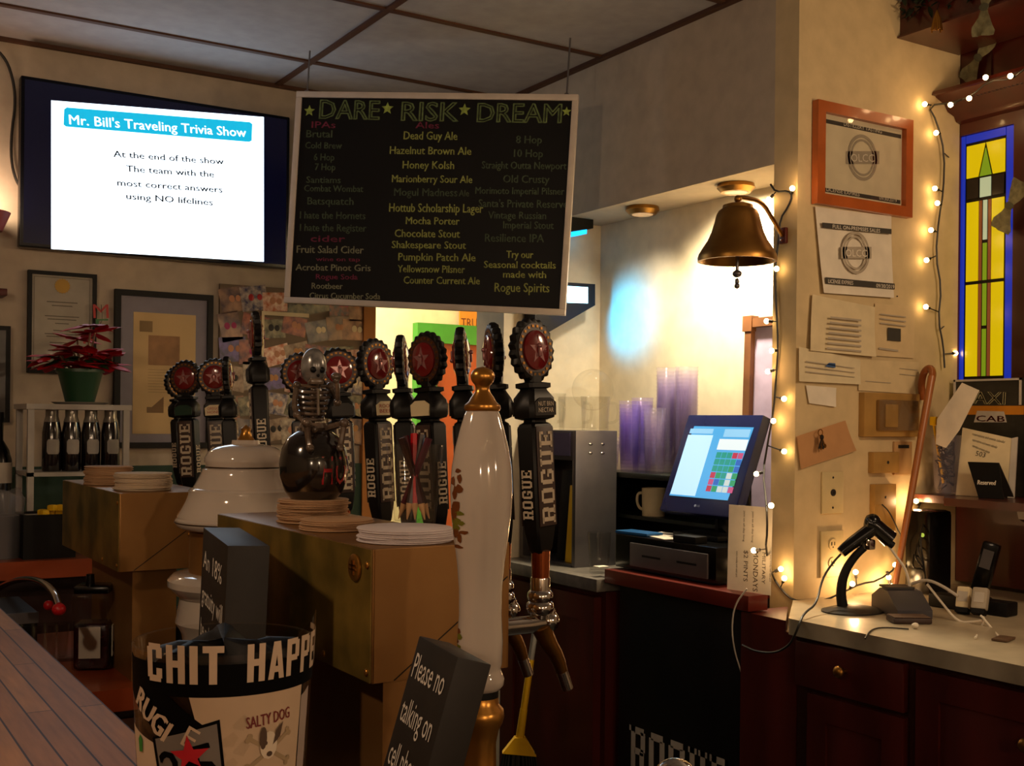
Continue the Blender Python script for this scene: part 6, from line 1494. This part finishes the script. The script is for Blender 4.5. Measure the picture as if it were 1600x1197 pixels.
mb = MB(); wtext(mb, '2', U(268), Z(1236), 62 * K, 34 * K, .0016, .28); wtext(mb, '5', U(313), Z(1224), 62 * K, 36 * K, .0016, .28); wtext(mb, '2', U(270), Z(1236), 62 * K, 34 * K, .0016, .28); wtext(mb, '5', U(315), Z(1224), 62 * K, 36 * K, .0016, .28); mb.build('lettering', 'stickblack', st2)
mb = MB(); wpoly(mb, [(U(302) + x, Z(1178) + y) for x, y in star(0, 0, 32 * K, .40, 5, pi / 2 + .12)], .0021); mb.build('red_star', mat('stickred', 'b01828', .4), st2)
mb = MB(); wpoly(mb, [(U(296), Z(1240)), (U(318), Z(1234)), (U(316), Z(1190)), (U(302), Z(1184)), (U(293), Z(1195))], .0026); mb.build('dark_fist', 'stickblack', st2)
b4 = MB(); wpoly(b4, [(U(340), Z(1240)), (U(464), Z(1240)), (U(468), Z(1090)), (U(300), Z(1090))], .0002); st4 = b4.build('cream_sticker', mat('stickcream', 'b9a084', .6), s)
mb = MB(); wtext(mb, 'SALTY DOG', U(384), Z(1141), 17 * K, 76 * K, .0008, .07); wtext(mb, 'SALTY DOG', U(384.8), Z(1141.4), 17 * K, 76 * K, .0008, .07); mb.build('lettering', mat('saltyred', '6a1a18', .6), st4)
mb = MB()
def bone(u0, z0, u1, z1):
    dx, dz = u1 - u0, z1 - z0; l = math.hypot(dx, dz); nx, nz = -dz / l * 3 * K, dx / l * 3 * K
    wpoly(mb, [(u0 - nx, z0 - nz), (u1 - nx, z1 - nz), (u1 + nx, z1 + nz), (u0 + nx, z0 + nz)], .0009)
    for (a, b) in ((u0, z0), (u1, z1)):
        for sgn in (-1, 1): wpoly(mb, [(a + sgn * nx * 1.2 + 4.2 * K * cos(t), b + sgn * nz * 1.2 + 4.2 * K * sin(t)) for t in [i * .785 for i in range(8)]], .0009)
bone(U(388), Z(1200), U(448), Z(1156)); bone(U(388), Z(1156), U(448), Z(1200)); mb.build('crossed_bones', mat('bonecream', '9a8464', .6), st4)
mb = MB(); ell = lambda x, y, a, b_: [(U(x) + a * K * cos(t), Z(y) + b_ * K * sin(t)) for t in [i * .5236 for i in range(12)]]
wpoly(mb, ell(418, 1170, 15, 21), .0013); mb.build('dog_head', mat('dogpale', 'd0c0a8', .6), st4)
mb = MB(); wpoly(mb, ell(409, 1158, 6, 17), .0017); wpoly(mb, [(U(424), Z(1170)), (U(434), Z(1160)), (U(438), Z(1138)), (U(428), Z(1150))], .0017); wpoly(mb, ell(419, 1183, 5, 4), .0017); wpoly(mb, ell(413, 1166, 2.5, 3), .0019); mb.build('dog_markings', mat('dogbrown', '4a3626', .6), st4)
b5 = MB(); wpoly(b5, [(U(214), Z(1150)), (U(246), Z(1165)), (U(262), Z(1260)), (U(220), Z(1260))], .0003); st5 = b5.build('pale_sticker', 'stickpale', s)
mb = MB(); wpoly(mb, [(U(226) + x, Z(1172) + y) for x, y in ((-5 * K, -14 * K), (6 * K, -12 * K), (8 * K, 6 * K), (0, 13 * K), (-7 * K, 5 * K))], .0008); mb.build('green_leaf', mat('stickgreen', '1f7a2e', .5), st5)
b6 = MB(); wpoly(b6, [(U(468), Z(1110)), (U(480), Z(1100)), (U(478), Z(1240)), (U(466), Z(1240))], .0004); b6.build('side_sticker', mat('sticklight', 'a08f84', .5), s)
# clear flap standing up from the rim
vs = []; fs = []
for i in range(7):
    u = U(446) + (r_top * 1.52 - U(446)) * i / 6
    for j in range(4): vs.append((u, H_ - .010 + j * .011 * (.45 + .55 * i / 6) * (1 if i < 6 else .8)))
for i in range(6):
    for j in range(3): k = i * 4 + j; fs.append((k, k + 4, k + 5, k + 1))
wrap(MB(), vs, fs, .0009).build('clear_flap', glass('flap', 'c8beb0', .9, rough=.15), s)
